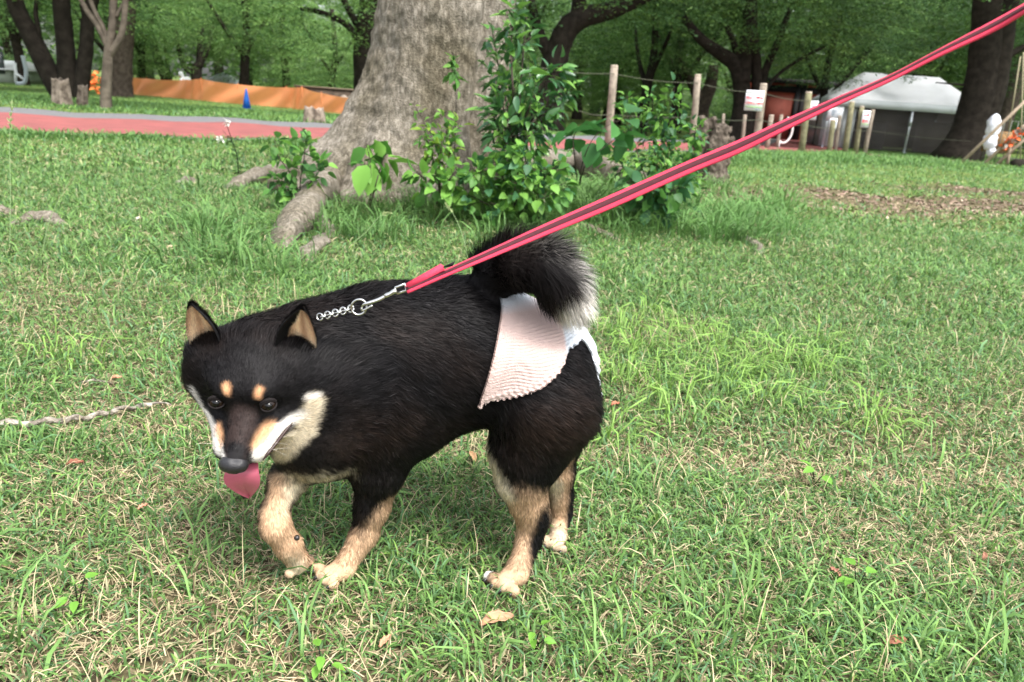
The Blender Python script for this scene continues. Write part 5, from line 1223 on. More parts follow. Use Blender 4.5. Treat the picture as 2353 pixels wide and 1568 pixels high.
def build_tent():
    CL = mat('tent_fabric', (.90, .91, .94), rough=.75, spec=.2, var=.06, scale=2.5, bump=.3, bscale=3., trans=.25); PO = mat('tent_pole', (.62, .66, .72), rough=.35, metal=.6)
    NET = bpy.data.materials.new('tent_mesh_wall'); NET.use_nodes = True; nt = NET.node_tree; b = nt.nodes['Principled BSDF']; b.inputs['Base Color'].default_value = (.10, .09, .085, 1); b.inputs['Roughness'].default_value = .9
    tr = nt.nodes.new('ShaderNodeBsdfTransparent'); mx = nt.nodes.new('ShaderNodeMixShader'); mx.inputs[0].default_value = .38; nt.links.new(tr.outputs[0], mx.inputs[1]); nt.links.new(b.outputs[0], mx.inputs[2]); nt.links.new(mx.outputs[0], nt.nodes['Material Output'].inputs[0])
    VIN = mat('clear_vinyl', (.42, .44, .46), rough=.3, spec=.5, var=.3, scale=2.)
    Yf, Yb = 31., 35.5
    A, B = P(1904, 229, Yf), P(2262, 245, Yf); zE = (A[2]+B[2])/2+.02; zB = float(gz(A[0], Yf)); D_, E = np.array([P(1867, 217, Yb)[0], Yb, 0]), np.array([B[0]+.6, Yb, 0])
    A[2] = B[2] = D_[2] = E[2] = zE
    zR = P(2070, 172, 33.2)[2]; R0, R1 = P(1986, 168, 33.2), P(2158, 180, 33.2); R0[2] = R1[2] = zR
    rt = empty('tent', ((A[0]+B[0])/2, 33, zB), 'white event tent with a pitched roof and dark mesh walls near the right edge', 'tent')
    def grid(p00, p10, p01, p11, n=14, sag=.004):
        V = []
        for i in range(n+1):
            for j in range(n+1):
                u, v = i/n, j/n; p = (p00*(1-u)+p10*u)*(1-v)+(p01*(1-u)+p11*u)*v; p = p.copy(); p[2] += -sag*math.sin(math.pi*v)*.8-sag*.3*math.sin(math.pi*u)*v+.004*math.sin(u*23+v*9); V.append(p)
        return np.array(V), [(i*(n+1)+j, (i+1)*(n+1)+j, (i+1)*(n+1)+j+1, i*(n+1)+j+1) for i in range(n) for j in range(n)]
    mb = MB()
    for q in ((A, B, R0, R1), (D_, A, R0, R0), (E, D_, R1, R0), (B, E, R1, R1)): mb.add(*grid(*[np.array(x, float) for x in q]))
    o = mb.build('roof', CL, rt, False); sd = o.modifiers.new('thick', 'SOLIDIFY'); sd.thickness = .01
    vh = .30; mv = MB()
    for p, q in ((A, B), (D_, A), (B, E), (E, D_)):
        n = 18; V = []
        for i in range(n+1):
            t = i/n; c = p*(1-t)+q*t; w = .02*math.sin(i*2.1); o_ = np.array([0, -.01-w, 0]); V += [c+o_*.3, c+o_-np.array([0, 0, vh])]
        mv.add(V, [(2*i, 2*i+1, 2*i+3, 2*i+2) for i in range(n)])
    o = mv.build('valance', mat('valance_fabric', (.60, .64, .67), rough=.8, var=.1, scale=2.), rt, True); sd = o.modifiers.new('thick', 'SOLIDIFY'); sd.thickness = .008
    C1 = P(2112, 250, Yf)
    for x, y in ((A[0]+.1, Yf+.05), (C1[0]-.2, Yf+.05), (B[0]-.1, Yf+.05), (D_[0]+.1, Yb-.05), (E[0]-.1, Yb-.05)):
        f = np.array([x, y, float(gz(x, y))-.05]); mbp = MB(); mbp.box(((x, y, (zE+f[2])/2)), (.07, .07, zE-f[2])); mbp.box((x, y, f[2]+.06), (.16, .16, .02)); mbp.box((x, y, zE-.7), (.09, .09, .35)); mbp.build('leg', PO, rt)
    # walls
    def wall(nm, p, q, m, z0, z1):
        n = 24; V = []
        for i in range(n+1):
            t = i/n; c = p*(1-t)+q*t; w = .03*math.sin(i*1.9); V += [np.array([c[0], c[1]+w, z0]), np.array([c[0], c[1]+w*.6, z1])]
        o = new_mesh_obj(nm, V, [(2*i, 2*i+2, 2*i+3, 2*i+1) for i in range(n)], m, rt, True); sd = o.modifiers.new('t', 'SOLIDIFY'); sd.thickness = .004
    off = np.array([0, .25, 0]); wall('mesh_wall', A+off+np.array([1.3, 0, 0]), B+off, NET, zB+.05, zE-.02)
    wall('vinyl_wall', A+off, A+off+np.array([1.28, 0, 0]), VIN, zB+.05, zE-.05); wall('side_wall', D_+np.array([.05, -.05, 0]), A+np.array([.05, .2, 0]), VIN, zB+.05, zE-.05)
    wall('back_wall', D_-np.array([0, .1, 0]), E-np.array([0, .1, 0]), mat('tent_back', (.14, .12, .11), rough=.9), zB+.05, zE-.02)
    wall('end_wall', B+np.array([-.05, .1, 0]), E+np.array([-.05, -.1, 0]), mat('tent_end', (.45, .38, .35), rough=.9), zB+.05, zE-.02)
    # stacked crates inside
    for i, (px, w, h, c) in enumerate(((1990, 1.1, 1.1, (.05, .05, .06)), (2150, 1.5, 1.2, (.10, .075, .055)))):
        p = P(px, 330, 33.5); o = empty('crate', (p[0], 33.5, zB), ('dark grey' if i == 0 else 'brown')+' crate stack standing inside the white tent', 'crate'); m = mat('crate_%s' % ('grey' if i == 0 else 'brown'), c, rough=.9)
        MB().box((p[0], 33.5, zB+h/2), (w, .8, h)).build('box', m, o); mb = MB(); [mb.box((p[0], 33.09, zB+h*k/4), (w+.02, .03, .04)) for k in range(1, 4)]; mb.box((p[0], 33.5, zB+h+.02), (w+.06, .86, .05)); mb.build('slats', m, o)
    # red-brown hut behind
    HU_ = mat('hut_red', (.42, .085, .05), rough=.85, var=.3, scale=2.5, bump=.3, bscale=20); FR = mat('hut_frame', (.015, .014, .015), rough=.8)
    Y = 38.; a, b_ = P(1752, 200, Y), P(1975, 200, Y); zt = P(1860, 196, Y)[2]; zg = float(gz(a[0], Y)); w = b_[0]-a[0]
    h = empty('hut', ((a[0]+b_[0])/2, Y, zg), 'rust red wooden hut with black posts behind the fence, left of the tent', 'hut')
    MB().box(((a[0]+b_[0])/2, Y+1.5, (zt+zg)/2), (w, 3, zt-zg)).build('wall', HU_, h)
    MB().box(((a[0]+b_[0])/2, Y+1.4, zt+.10), (w+.5, 3.6, .2)).build('roof', FR, h)
    for t in (0.01, .37, .43, .70, .99): MB().box((a[0]+w*t, Y-.06, (zt+zg)/2), (.22, .12, zt-zg-.01)).build('post', FR, h)
    MB().box((a[0]+w*.5, Y-.035, zt-.25), (w-.3, .07, .28)).build('beam', FR, h)
    dr = MB().box((a[0]+w*.2, Y-.03, zg+1.0), (1.2, .05, 2.0)).build('door', mat('hut_door', (.19, .045, .03), rough=.8, var=.3, scale=3), h); MB().box((a[0]+w*.2+.45, Y-.08, zg+1.0), (.05, .05, .2)).build('handle', FR, dr)
    # white hoop
    c = P(1803, 300, 23); q = [c+np.array([math.cos(t)*.22, 0, math.sin(t)*.35]) for t in np.linspace(-2.0, 1.5, 18)]; q = [np.array([c[0]-.1, 23, float(gz(c[0], 23))])]+q
    tag(MB().tube(spline(np.array(q), 40), .03, 8).build('hoop', mat('hoop_white', (.7, .68, .66), rough=.4), None, True), 'white metal hoop standing beside the short pale post', 'hoop')
def build_left():
    # orange netting
    ON = bpy.data.materials.new('orange_net'); ON.use_nodes = True; nt = ON.node_tree; b = nt.nodes['Principled BSDF']; b.inputs['Base Color'].default_value = (.95, .35, .16, 1); b.inputs['Roughness'].default_value = .7
    t_ = nt.nodes.new('ShaderNodeBsdfTranslucent'); t_.inputs[0].default_value = (.95, .40, .15, 1); tr = nt.nodes.new('ShaderNodeBsdfTransparent'); m1 = nt.nodes.new('ShaderNodeMixShader'); m1.inputs[0].default_value = .4; m2 = nt.nodes.new('ShaderNodeMixShader'); m2.inputs[0].default_value = .92
    nt.links.new(b.outputs[0], m1.inputs[1]); nt.links.new(t_.outputs[0], m1.inputs[2]); nt.links.new(tr.outputs[0], m2.inputs[1]); nt.links.new(m1.outputs[0], m2.inputs[2]); nt.links.new(m2.outputs[0], nt.nodes['Material Output'].inputs[0])
    pts = [(291, 175, 210), (336, 181, 214), (420, 184, 220), (461, 182, 223), (546, 194, 232), (657, 201, 240), (693, 201, 242), (738, 214, 250), (808, 226, 256)]
    n = len(pts); Ys = np.linspace(37.5, 30.5, n)
    rt = empty('netting_fence', G(540, 232), 'bright orange plastic netting fence stretched across the far lawn', 'fence')
    top = np.array([P(a, t, y) for (a, t, q), y in zip(pts, Ys)]); bot = np.array([P(a, q+2, y) for (a, t, q), y in zip(pts, Ys)])
    k = 90; T_ = spline(top, k); B_ = spline(bot, k); nv = 8; V = []
    for i in range(k):
        B_[i, 2] = float(gz(B_[i, 0], B_[i, 1]))+.01
        for j in range(nv+1): t = j/nv; p = T_[i]*(1-t)+B_[i]*t; p = p+np.array([0, .16*math.sin(i*.75+t*3.5+1.5*math.sin(i*.21))*math.sin(math.pi*(.3+t*.6)), -.02*abs(math.sin(i*.28))*(1-t)]); V.append(p)
    F = [(i*(nv+1)+j, (i+1)*(nv+1)+j, (i+1)*(nv+1)+j+1, i*(nv+1)+j+1) for i in range(k-1) for j in range(nv)]
    new_mesh_obj('net', V, F, ON, rt, True)
    PM = mat('net_post', (.45, .16, .06), rough=.8)
    for a, b_ in zip(top, bot): z = float(gz(b_[0], b_[1])); MB().tube([np.array([b_[0], b_[1]+.04, z-.1]), a+np.array([0, .04, .05])], .018, 8).build('post', PM, rt, True)
    # orange scrap of net
    c = P(214, 186, 30); n = 60; pos = c+rng.normal(0, .17, (n, 3))*np.array([1, .3, .8]); v, l, cn, cc = leaf_geo(pos, rand_dir(n), rand_up(n, 1.), .22, .6, np.tile([.85, .22, .06], (n, 1))); tag(new_mesh_obj('netting_bundle', v, None, mat('net_scrap', attr='Col', rough=.7), None, False, l, cn, cc), 'crumpled orange netting bundled between the dark stems and the slim tree', 'netting')
    # blue cone
    Y = 28.; p = P(567, 247, Y); z = float(gz(p[0], Y)); rt = empty('traffic_cone', (p[0], Y, z), 'blue traffic cone standing before the orange netting', 'cone'); CB = mat('cone_blue', (.012, .10, .42), rough=.45)
    MB().tube([(p[0], Y, z+.03), (p[0], Y, z+.35), (p[0], Y, z+.66), (p[0], Y, z+.70)], [.15, .09, .03, .018], 20).build('cone_body', CB, rt, True); MB().box((p[0], Y, z+.015), (.40, .40, .03)).build('base', CB, rt)
    # wooden stumps
    def stump(px0, px1, pyt, pyb, Y, label, m, lean=0., jag=.05):
        a, b_ = P(px0, pyb, Y), P(px1, pyb, Y); c = (a+b_)/2; r = (b_[0]-a[0])/2; z0 = float(gz(c[0], Y))-.1; z1 = P((px0+px1)/2, pyt, Y)[2]; n = 40; nz2 = 22; V = []
        for k in range(nz2+1):
            t = k/nz2; z = z0+(z1-z0)*t
            for j in range(n):
                an = 2*math.pi*j/n; rr = r*(1.12-.28*t+.22*math.exp(-t*7))*(1+.10*math.sin(an*5+px0)+.07*math.sin(an*11+2)+.04*math.sin(an*17+t*9)); top = jag*(z1-z0)*t**6*(math.sin(an*3+px0)+.6*math.sin(an*7))
                V.append((c[0]+rr*math.cos(an)+lean*t, Y+rr*math.sin(an), z+top))
        F = [(k*n+j, k*n+(j+1) % n, (k+1)*n+(j+1) % n, (k+1)*n+j) for k in range(nz2) for j in range(n)]
        ce = len(V); V.append((c[0]+lean, Y, z1-.25*jag*(z1-z0)-.02)); F += [(nz2*n+j, nz2*n+(j+1) % n, ce) for j in range(n)]
        o = new_mesh_obj('stump', V, F, m, None, True); return tag(o, label, 'stump', 'weathered tree stumps')
    SM = mat('stump_bark', (.30, .25, .20), rough=.95, spec=.1, col2=(.09, .07, .055), scale=9, bump=1., bscale=22, detail=8)
    stump(127, 165, 184, 250, 13.9, 'taller of the two pale ridged stumps beyond the path at the left', SM); stump(177, 199, 198, 246, 14.3, 'small tilted grey stump right beside the taller one beyond the path', SM, .06)
    stump(697, 745, 250, 285, 13.9, 'low broad brown stump beyond the path, left of the pale trunk', SM, 0, .10)
    # gnarled stump by the tall bush
    Y = 7.6; SD = mat('stump_dead', (.15, .125, .10), rough=.95, spec=.1, col2=(.035, .028, .022), scale=14, bump=1., bscale=26, detail=9)
    pr = []
    def c_(a, b_, ra, rb): pr.append((P(a[0], a[1], Y+a[2]), P(b_[0], b_[1], Y+b_[2]), ra*Y/FPX, rb*Y/FPX))
    c_((1640, 415, 0), (1640, 350, 0), 30, 24); c_((1610, 410, 0), (1606, 330, .02), 13, 12); c_((1606, 330, 0), (1622, 290, 0), 15, 14); c_((1622, 290, 0), (1640, 276, 0), 12, 7); c_((1625, 292, 0), (1612, 272, 0), 10, 6); c_((1645, 340, 0), (1655, 305, 0), 26, 20); c_((1655, 305, 0), (1676, 300, 0), 14, 8); c_((1660, 350, 0), (1682, 320, 0), 12, 6); c_((1655, 400, 0), (1668, 360, 0), 14, 12); c_((1640, 420, 0), (1640, 440, .0), 34, 40)
    lo = np.min([np.minimum(p[0]-p[2], p[1]-p[3]) for p in pr], 0)-.03; hi = np.max([np.maximum(p[0]+p[2], p[1]+p[3]) for p in pr], 0)+.03; hh = .007; n = np.ceil((hi-lo)/hh).astype(int)
    GG = np.stack(np.meshgrid(*[lo[i]+hh*np.arange(n[i]) for i in range(3)], indexing='ij'), -1); D = np.full(n, 1., np.float32)
    for a, b_, ra, rb in pr: ab = b_-a; t = np.clip(((GG-a)@ab)/(ab@ab), 0, 1); dd = np.linalg.norm(GG-a-t[..., None]*ab, axis=-1)-(ra+(rb-ra)*t); q = np.clip(.5+.5*(dd-D)/.02, 0, 1); D = dd*(1-q)+D*q-.02*q*(1-q)
    a = P(1622, 372, Y-.1); dd = np.linalg.norm((GG-a)/np.array([.6, 1.4, 1.5]), axis=-1)-.055; D = np.maximum(D, -dd)
    D += .014*snoise(GG*np.array([1, 1, .45]), 40.)+.009*snoise(GG*np.array([1, 1, .6]), 95., 3.)
    v, f = surface_nets(D, lo, hh); tag(new_mesh_obj('gnarled_stump', v, None, SD, None, True, f, np.full(len(f), 4)), 'gnarled hollow dead stump right of the tall leafy bush, crossed by the leash', 'stump')
    # person bending in white behind the net
    Y = 39.; ft = gp(P(428, 225, Y)[0], Y); z = ft[2]; x = ft[0]
    rt = empty('person', tuple(ft), 'person in white hat and white jacket bending behind the orange netting', 'person'); SK = mat('skin', (.45, .28, .2)); WJ = mat('white_cloth', (.80, .82, .84), rough=.8); TR = mat('grey_trousers', (.20, .20, .22), rough=.9)
    def sk(nm, lst, m, par, k=.04, h_=.012):
        lst = [(np.array(a), np.array(b_), ra, rb) for a, b_, ra, rb in lst]; lo = np.min([np.minimum(p[0]-p[2], p[1]-p[3]) for p in lst], 0)-.04; hi = np.max([np.maximum(p[0]+p[2], p[1]+p[3]) for p in lst], 0)+.04; n = np.ceil((hi-lo)/h_).astype(int)
        GG = np.stack(np.meshgrid(*[lo[i]+h_*np.arange(n[i]) for i in range(3)], indexing='ij'), -1); D = np.full(n, 1., np.float32)
        for a, b_, ra, rb in lst: ab = b_-a; t = np.clip(((GG-a)@ab)/(ab@ab+1e-9), 0, 1); dd = np.linalg.norm(GG-a-t[..., None]*ab, axis=-1)-(ra+(rb-ra)*t); q = np.clip(.5+.5*(dd-D)/k, 0, 1); D = dd*(1-q)+D*q-k*q*(1-q)
        v, f = surface_nets(D, lo, h_); return new_mesh_obj(nm, v, None, m, par, True, f, np.full(len(f), 4))
    hz = P(422, 168, Y)[2]-z-.10; hip = .78
    sh_ = np.array([x-.12, Y, z+hz-.28]); hd_ = np.array([x-.20, Y, z+hz]); hp = np.array([x+.12, Y, z+hip])
    sk('body', [(hd_, hd_-np.array([0, 0, .06]), .095, .075), (hd_-np.array([0, 0, .08]), sh_, .055, .06), (sh_, hp, .13, .14)]+[q for s in (-1, 1) for q in ((hp+np.array([0, s*.09, 0]), np.array([x+.05, Y+s*.10, z+.44]), .085, .06), (np.array([x+.05, Y+s*.10, z+.44]), np.array([x+.12, Y+s*.10, z+.07]), .058, .04), (np.array([x+.12, Y+s*.10, z+.05]), np.array([x-.06, Y+s*.10, z+.035]), .045, .035), (sh_+np.array([0, s*.18, -.02]), np.array([x-.2, Y+s*.22, z+hz-.55]), .05, .04), (np.array([x-.2, Y+s*.22, z+hz-.55]), np.array([x-.36, Y+s*.15, z+hz-.72]), .038, .03))]+[(np.array([x-.36, Y+s*.15, z+hz-.72]), np.array([x-.40-.008*f_, Y+s*.15+.02*(f_-2), z+hz-.80+.01*abs(f_-2)]), .02, .010) for s in (-1, 1) for f_ in range(5)]+[(hd_+np.array([-.08, 0, -.02]), hd_+np.array([-.115, 0, -.035]), .02, .012)], SK, rt, .025)
    sk('jacket', [(sh_+np.array([0, 0, .02]), hp+np.array([0, 0, .02]), .155, .165)]+[q for s in (-1, 1) for q in ((sh_+np.array([0, s*.17, 0]), np.array([x-.2, Y+s*.22, z+hz-.55]), .075, .06), (np.array([x-.2, Y+s*.22, z+hz-.55]), np.array([x-.34, Y+s*.16, z+hz-.70]), .055, .045))], WJ, rt)
    sk('trousers', [q for s in (-1, 1) for q in ((hp+np.array([0, s*.08, -.03]), np.array([x+.05, Y+s*.10, z+.44]), .115, .085), (np.array([x+.05, Y+s*.10, z+.44]), np.array([x+.12, Y+s*.10, z+.12]), .08, .065))], TR, rt)
    sk('hat', [(hd_+np.array([0, 0, .05]), hd_+np.array([.01, 0, .07]), .115, .10), (hd_+np.array([.05, 0, 0]), hd_+np.array([.09, 0, -.10]), .09, .08)], WJ, rt)
    # plank screen with log ends
    Y = 34.; a, b_ = P(680, 205, Y), P(823, 215, Y); z0 = float(gz(a[0], Y)); z1 = P(690, 180, Y)[2]; PL = mat('old_planks', (.085, .062, .045), rough=.9, var=.5, scale=4, bump=.4, bscale=20)
    rt = empty('plank_screen', ((a[0]+b_[0])/2, Y, z0), 'weathered brown plank screen with round log ends, behind the right end of the netting', 'fence'); w = b_[0]-a[0]
    MB().box(((a[0]+b_[0])/2, Y, (z0+z1-.35)/2), (w, .12, z1-z0-.35)).build('planks', PL, rt); MB().box(((a[0]+b_[0])/2, Y-.01, z1-.32), (w+.1, .2, .06)).build('top_rail', mat('rail_wood', (.16, .12, .09)), rt)
    for t in (.42, .78, .9): c = np.array([a[0]+w*t, Y-.07, z1-.72]); MB().tube([c+np.array([0, -.14, 0]), c], [.16, .17], 18).build('log_end', mat('log_end', (.30, .25, .20), rough=.9, var=.4, scale=10), rt, True)
    # far white marquee and hut, lamp pole frame
    WT = mat('far_white', (.80, .82, .85), rough=.7)
    def marq(px0, px1, pt, pb, Y, label, name='marquee'):
        a, b_ = P(px0, pb, Y), P(px1, pb, Y); zt = P((px0+px1)/2, pt, Y)[2]; ze = P((px0+px1)/2, pb, Y)[2]; zg = float(gz(a[0], Y)); rt = empty(name, ((a[0]+b_[0])/2, Y, zg), label, 'tent')
        c = np.array([(a[0]+b_[0])/2, Y+2, zt]); q = [np.array([a[0], Y, ze]), np.array([b_[0], Y, ze]), np.array([b_[0], Y+4, ze]), np.array([a[0], Y+4, ze])]
        new_mesh_obj('roof', q+[c]+[v-np.array([0, 0, .3]) for v in q], [(0, 1, 4), (1, 2, 4), (2, 3, 4), (3, 0, 4), (0, 5, 6, 1), (1, 6, 7, 2), (2, 7, 8, 3), (3, 8, 5, 0)], WT, rt)
        for v in q: MB().tube([np.array([v[0], v[1], zg-.1]), v-np.array([0, 0, .05])], .03, 6).build('leg', WT, rt)
    marq(464, 512, 164, 186, 52., 'white marquee roof showing through the leaves above the netting'); marq(1925, 1965, 182, 196, 48., 'white roof corner showing between the red hut and the tent')
    Y = 42.; a, b_ = P(-30, 160, Y), P(22, 160, Y); zt = P(0, 138, Y)[2]; zg = float(gz(a[0], Y)); rt = empty('cabin', ((a[0]+b_[0])/2, Y, zg), 'pale cabin with a light roof at the left edge', 'cabin')
    MB().box(((a[0]+b_[0])/2, Y+1.5, (zg+P(0, 160, Y)[2])/2), (b_[0]-a[0], 3, P(0, 160, Y)[2]-zg)).build('wall', mat('cabin_wall', (.35, .40, .33), rough=.9, var=.15, scale=2), rt)
    zz = P(0, 160, Y)[2]; new_mesh_obj('roof', [(a[0]-.2, Y-.3, zz), (b_[0]+.2, Y-.3, zz), (b_[0]+.2, Y+3.3, zz), (a[0]-.2, Y+3.3, zz), (a[0]-.2, Y+1.5, zt), (b_[0]+.2, Y+1.5, zt)], [(0, 1, 5, 4), (2, 3, 4, 5), (0, 4, 3), (1, 2, 5), (0, 3, 2, 1)], WT, rt)
    MB().box((b_[0]-.5, Y-.02, zg+1.0), (.5, .06, 1.1)).build('window', mat('cabin_window', (.05, .06, .07), rough=.15, spec=.6), rt)
    Y = 34.; PG = mat('painted_pole', (.42, .48, .52), rough=.5)
    rt = empty('frame_stand', gp(P(45, 185, Y)[0], Y), 'light grey pole with a white brace standing left of the dark three stemmed tree', 'stand')
    MB().tube(spline(np.array([P(38, 192, Y), P(56, 190, Y), P(60, 165, Y), P(52, 128, Y)]), 20), .08, 10).build('pole', PG, rt, True); MB().tube([P(36, 188, Y), P(36, 165, Y), P(34, 145, Y)], .06, 8).build('strut', WT, rt, True); MB().tube([P(36, 168, Y), P(54, 182, Y)], .05, 8).build('brace', WT, rt, True)
def build_right():
    WS = mat('stake_wood', (.33, .26, .19), rough=.9, var=.3, scale=12); OR = mat('orange_cloth', (.85, .18, .06), rough=.7); BG_ = mat('bag_white', (.72, .74, .80), rough=.5, bump=.5, bscale=8., var=.2, scale=3.)
    g = 'wooden stakes propped at the right edge'
    for i, (p, q, lb) in enumerate((((2258, 372), (2400, 245), 'long wooden stake leaning up to the right edge, lowest of the stakes'), ((2284, 383), (2420, 262), 'second leaning wooden stake, just right of the longest one'), ((2312, 388), (2322, 335), 'short upright wooden stake under the orange cloth'), ((2205, 378), (2400, 190), 'slanting thin pole from the foot of the massive dark trunk to the right edge'))):
        Y = 17.; a, b_ = P(*p, Y), P(*q, Y); a[2] = min(a[2], float(gz(a[0], Y))-.03); tag(MB().tube([a, (a+b_)/2, b_], [.035, .033, .03], 10, jitter=.05, rg=rng).build('stake', WS, None, True), lb, 'stake', g)
    n = 90; c = P(2326, 320, 16.9); t = rng.uniform(-1, 1, n); pos = c+np.stack([t*.14, rng.normal(0, .03, n), t*.16+rng.normal(0, .05, n)], 1); cc = np.where((rng.random(n) < .45)[:, None], [.80, .16, .05], [.28, .24, .20]); v, l, cn, cl = leaf_geo(pos, rand_dir(n, .8), rand_up(n, 1.), .12, .6, cc)
    tag(new_mesh_obj('cloth_bundle', v, None, mat('cloth_bundle', attr='Col', rough=.8), None, True, l, cn, cl), 'orange and grey cloth knotted round the crossed wooden stakes', 'cloth')
    def bag(px, py, rx, rz, Y, label):
        c = P(px, py, Y); m = Y/FPX; V = []; n1, n2 = 18, 24
        for i in range(n1+1):
            th = math.pi*i/n1
            for j in range(n2):
                ph = 2*math.pi*j/n2; k = 1+.09*math.sin(ph*3+th*4+px)+.05*math.sin(ph*7+th*3); nk = 1-.5*max(0, math.cos(th)-.55)
                k *= 1+.16*float(snoise(np.array([[math.sin(th)*math.cos(ph), math.sin(th)*math.sin(ph), math.cos(th)]]), 4.5, px)[0]); V.append(c+np.array([math.sin(th)*math.cos(ph)*rx*m*k*nk, math.sin(th)*math.sin(ph)*rx*m*k*nk, math.cos(th)*rz*m]))
        F = [(i*n2+j, (i+1)*n2+j, (i+1)*n2+(j+1) % n2, i*n2+(j+1) % n2) for i in range(n1) for j in range(n2)]
        tag(new_mesh_obj('bag', V, F, BG_, None, True), label, 'bag', 'white plastic bags on the wire cage')
    bag(2283, 290, 14, 26, 20, 'upper white plastic bag right of the massive dark trunk'); bag(2275, 325, 14, 20, 20, 'middle white plastic bag hanging below the upper one'); bag(2277, 348, 9, 12, 20, 'lowest small white bag near the ground')
    # wire cage with a brown box
    Y = 20.6; rt = empty('wire_cage', gp(P(2310, 350, Y)[0], Y), 'wire cage holding a brown box behind the white bags at the right edge', 'cage'); WM = mat('wire', (.10, .11, .09), rough=.5, metal=.5)
    x0, x1 = P(2272, 300, Y)[0], P(2400, 300, Y)[0]; z0 = float(gz(x0, Y)); z1 = P(2310, 278, Y)[2]; mb = MB()
    for x in np.linspace(x0, x1, 9): mb.tube([(x, Y, z0-.05), (x, Y, z1)], .012, 6)
    for z in np.linspace(z0+.15, z1, 4): mb.tube([(x0, Y, z), (x1, Y, z)], .010, 6)
    mb.build('frame', WM, rt); MB().box((P(2325, 315, Y)[0], Y+.5, (z0+z1)/2), (.55, .5, (z1-z0)*.5)).build('box', mat('brown_box', (.30, .17, .07), rough=.8, var=.3, scale=4), rt)
    # log by the edge
    a, b_ = G(2330, 385), G(2390, 380); a[2] += .07; b_[2] += .07; m = depth(a)/FPX; tag(MB().tube([a, (a+b_)/2, b_], [m*11, m*12, m*11], 14, jitter=.08, rg=rng).build('log', bpy.data.materials['bark_dark'], None, True), 'short dark log lying on the ground at the right edge', 'log')
    # hanging lines of rope from the right
    RM = mat('guy_rope', (.28, .25, .16), rough=.9)
    for p, q, lb in (((2343, 420), (2352, 120), 'vertical rope hanging at the right edge of the picture'), ((2318, 300), (2345, 130), 'slanting guy rope beside the vertical rope at the right edge')):
        Y = 18.; tag(MB().tube([P(*p, Y), P(*q, Y)], .014, 6).build('guy_rope', RM, None, True), lb, 'rope')
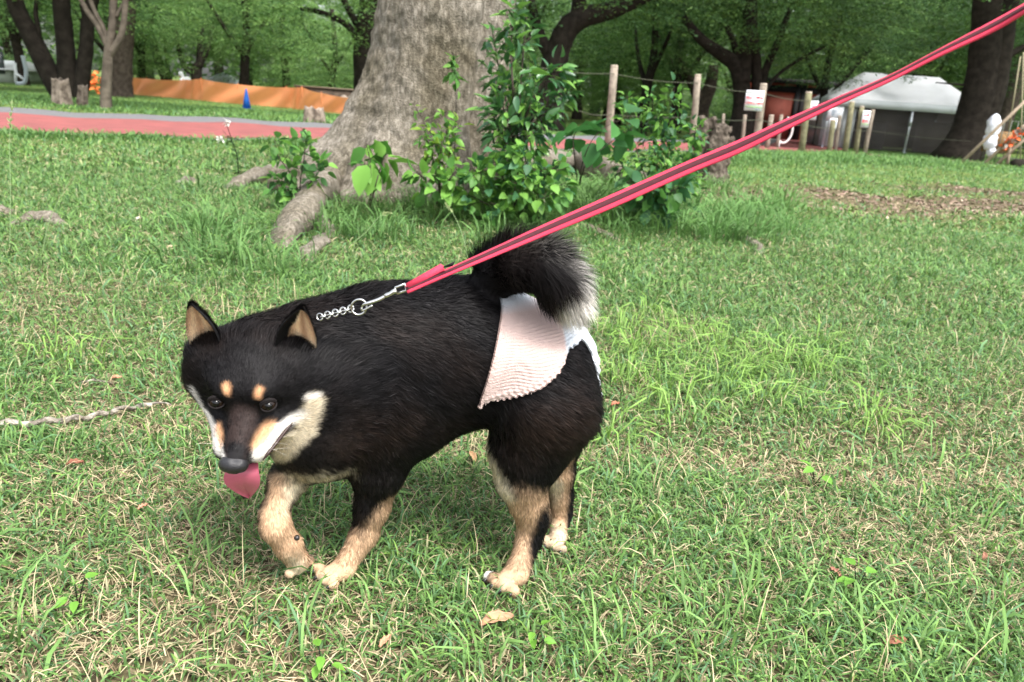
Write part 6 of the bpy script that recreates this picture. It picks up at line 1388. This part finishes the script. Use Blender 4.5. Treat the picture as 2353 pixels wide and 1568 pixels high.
def build_small():
    # twig across the lawn at the left
    TW = mat('twig_bark', (.50, .45, .38), rough=.85, col2=(.10, .08, .06), scale=60, bump=.6, bscale=160)
    pts = [(-60, 1003), (0, 996), (80, 993), (150, 985), (200, 980), (250, 968), (300, 957), (350, 951)]
    w = np.array([G(a, b)+np.array([0, 0, .019]) for a, b in pts]); s = spline(w, 60); s[:, 2] += .003*np.sin(np.arange(60)*.7)
    v, f = tube_geo(s, np.linspace(.0066, .0040, 60)*(1+.18*np.sin(np.arange(60)*1.3)), 10, jitter=.12, rg=rng)
    tw = empty('twig', G(150, 985), 'knobbly pale twig lying in the grass at the left edge', 'twig'); b = new_mesh_obj('bark', v, f, TW, tw, True); MB().tube(bez(s[52], G(370, 938)+np.array([0, 0, .02]), G(395, 946)+np.array([0, 0, .015]), 6), [.003, .0028, .0025, .002, .0015, .001], 7).build('side_twig', TW, tw, True)
    tag(MB().tube(np.array([G(185, 888)+np.array([0, 0, .008]), G(220, 885)+np.array([0, 0, .012]), G(262, 890)+np.array([0, 0, .008])]), [.003, .0035, .002], 8).build('twig', TW, None, True), 'short thin twig lying behind the large one at the left', 'twig')
    DL = mat('fallen_leaf', attr='Col', rough=.7, trans=.15); gl = 'single fallen leaves on the lawn'
    for px, py, L, c, lb, az in ((1140, 1450, .046, (.45, .25, .15), 'curled salmon brown leaf lying in the grass below the hind paws', .35), (330, 1187, .016, (.65, .30, .20), 'small orange leaf left of the lifted front paw', 1.), (1085, 1068, .032, (.48, .30, .16), 'tan leaf in the grass under the dog\'s belly', 1.9), (175, 1085, .028, (.22, .09, .055), 'dark red brown leaf under the left twig', .3), (1915, 1337, .020, (.42, .20, .14), 'crumpled russet leaf in the lawn at the lower right', 2.), (270, 885, .022, (.55, .25, .15), 'tiny rust leaf beside the short thin twig', 0.), (1412, 945, .025, (.42, .15, .09), 'rust red leaf just right of the dog\'s rump', .5), (2255, 1300, .020, (.28, .14, .09), 'dark curled leaf near the right edge of the lawn', 1.), (395, 580, .05, (.55, .42, .28), 'pale curled leaf in the lawn far left of the root', 1.2), (885, 1500, .022, (.55, .30, .18), 'slim tan leaf near the bottom, left of the salmon leaf', 1.1), (322, 512, .05, (.62, .56, .48), 'whitish dry leaf standing in the lawn at the left', 1.3), (2050, 1500, .035, (.30, .13, .08), 'brown leaf at the bottom right under yellow blades', .2)):
        p = G(px, py)+np.array([0, 0, .018]); d = np.array([[math.cos(az), math.sin(az)*.8, .25]]); d /= np.linalg.norm(d)
        n1 = 10; V = []; F = []; up = np.array([0, -.35, .93]); sd_ = np.cross(d[0], up); sd_ /= np.linalg.norm(sd_)
        for i in range(n1+1):
            t = i/n1; wd = L*.17*math.sin(math.pi*min(1, t*.93+.05))**.7
            for j in range(7): u = j/3-1; V.append(p+d[0]*L*(t-.5)+sd_*u*wd+up*(abs(u)**1.5*wd*.75+.10*L*math.sin(t*5)+.002*math.sin(t*20+u*4)))
        for i in range(n1):
            for j in range(6): a = i*7+j; F.append((a, a+1, a+8, a+7))
        V = np.array(V); col = np.array(c)*(1+.25*snoise(V, 90.))[:, None]; o = new_mesh_obj('fallen_leaf', V, F, DL, None, True, col=col); tag(o, lb, 'leaf', gl); o.modifiers.new('t', 'SOLIDIFY').thickness = .0006
    # small broad-leaf seedlings in the lawn
    for px, py, s, lb in ((1870, 1118, .026, 'bright two leaf seedling in the lawn right of the hind legs'), (180, 1400, .018, 'small bright clover like seedling at the lower left'), (1135, 1500, .0, ''), (640, 1345, .0, ''), (1965, 1365, .024, 'broad leaved seedling at the lower right'), (740, 1555, .018, 'round leaved seedling at the bottom edge'), (1225, 1500, .016, 'small round leaf seedling at the bottom centre')):
        if not s: continue
        b = G(px, py); r = empty('seedling', b, lb, 'seedling', 'seedlings in the lawn'); mb = MB(); n = 4; pos = []; d = rand_dir(n, .2)
        for i in range(n): e = b+d[i]*.012+np.array([0, 0, .022+.006*i]); mb.tube([b, (b+e)/2+np.array([0, 0, .004]), e], .0007, 5); pos.append(e)
        mb.build('stem', LEAF, r); v, l, cn, cc = leaf_geo(np.array(pos), d, rand_up(n, .3), s, .62, np.tile([.16, .36, .05], (n, 1))); new_mesh_obj('foliage', v, None, LEAF, r, True, l, cn, cc)
if not ONLY or 'things' in ONLY: build_fence(); build_tent(); build_left(); build_right(); build_small()
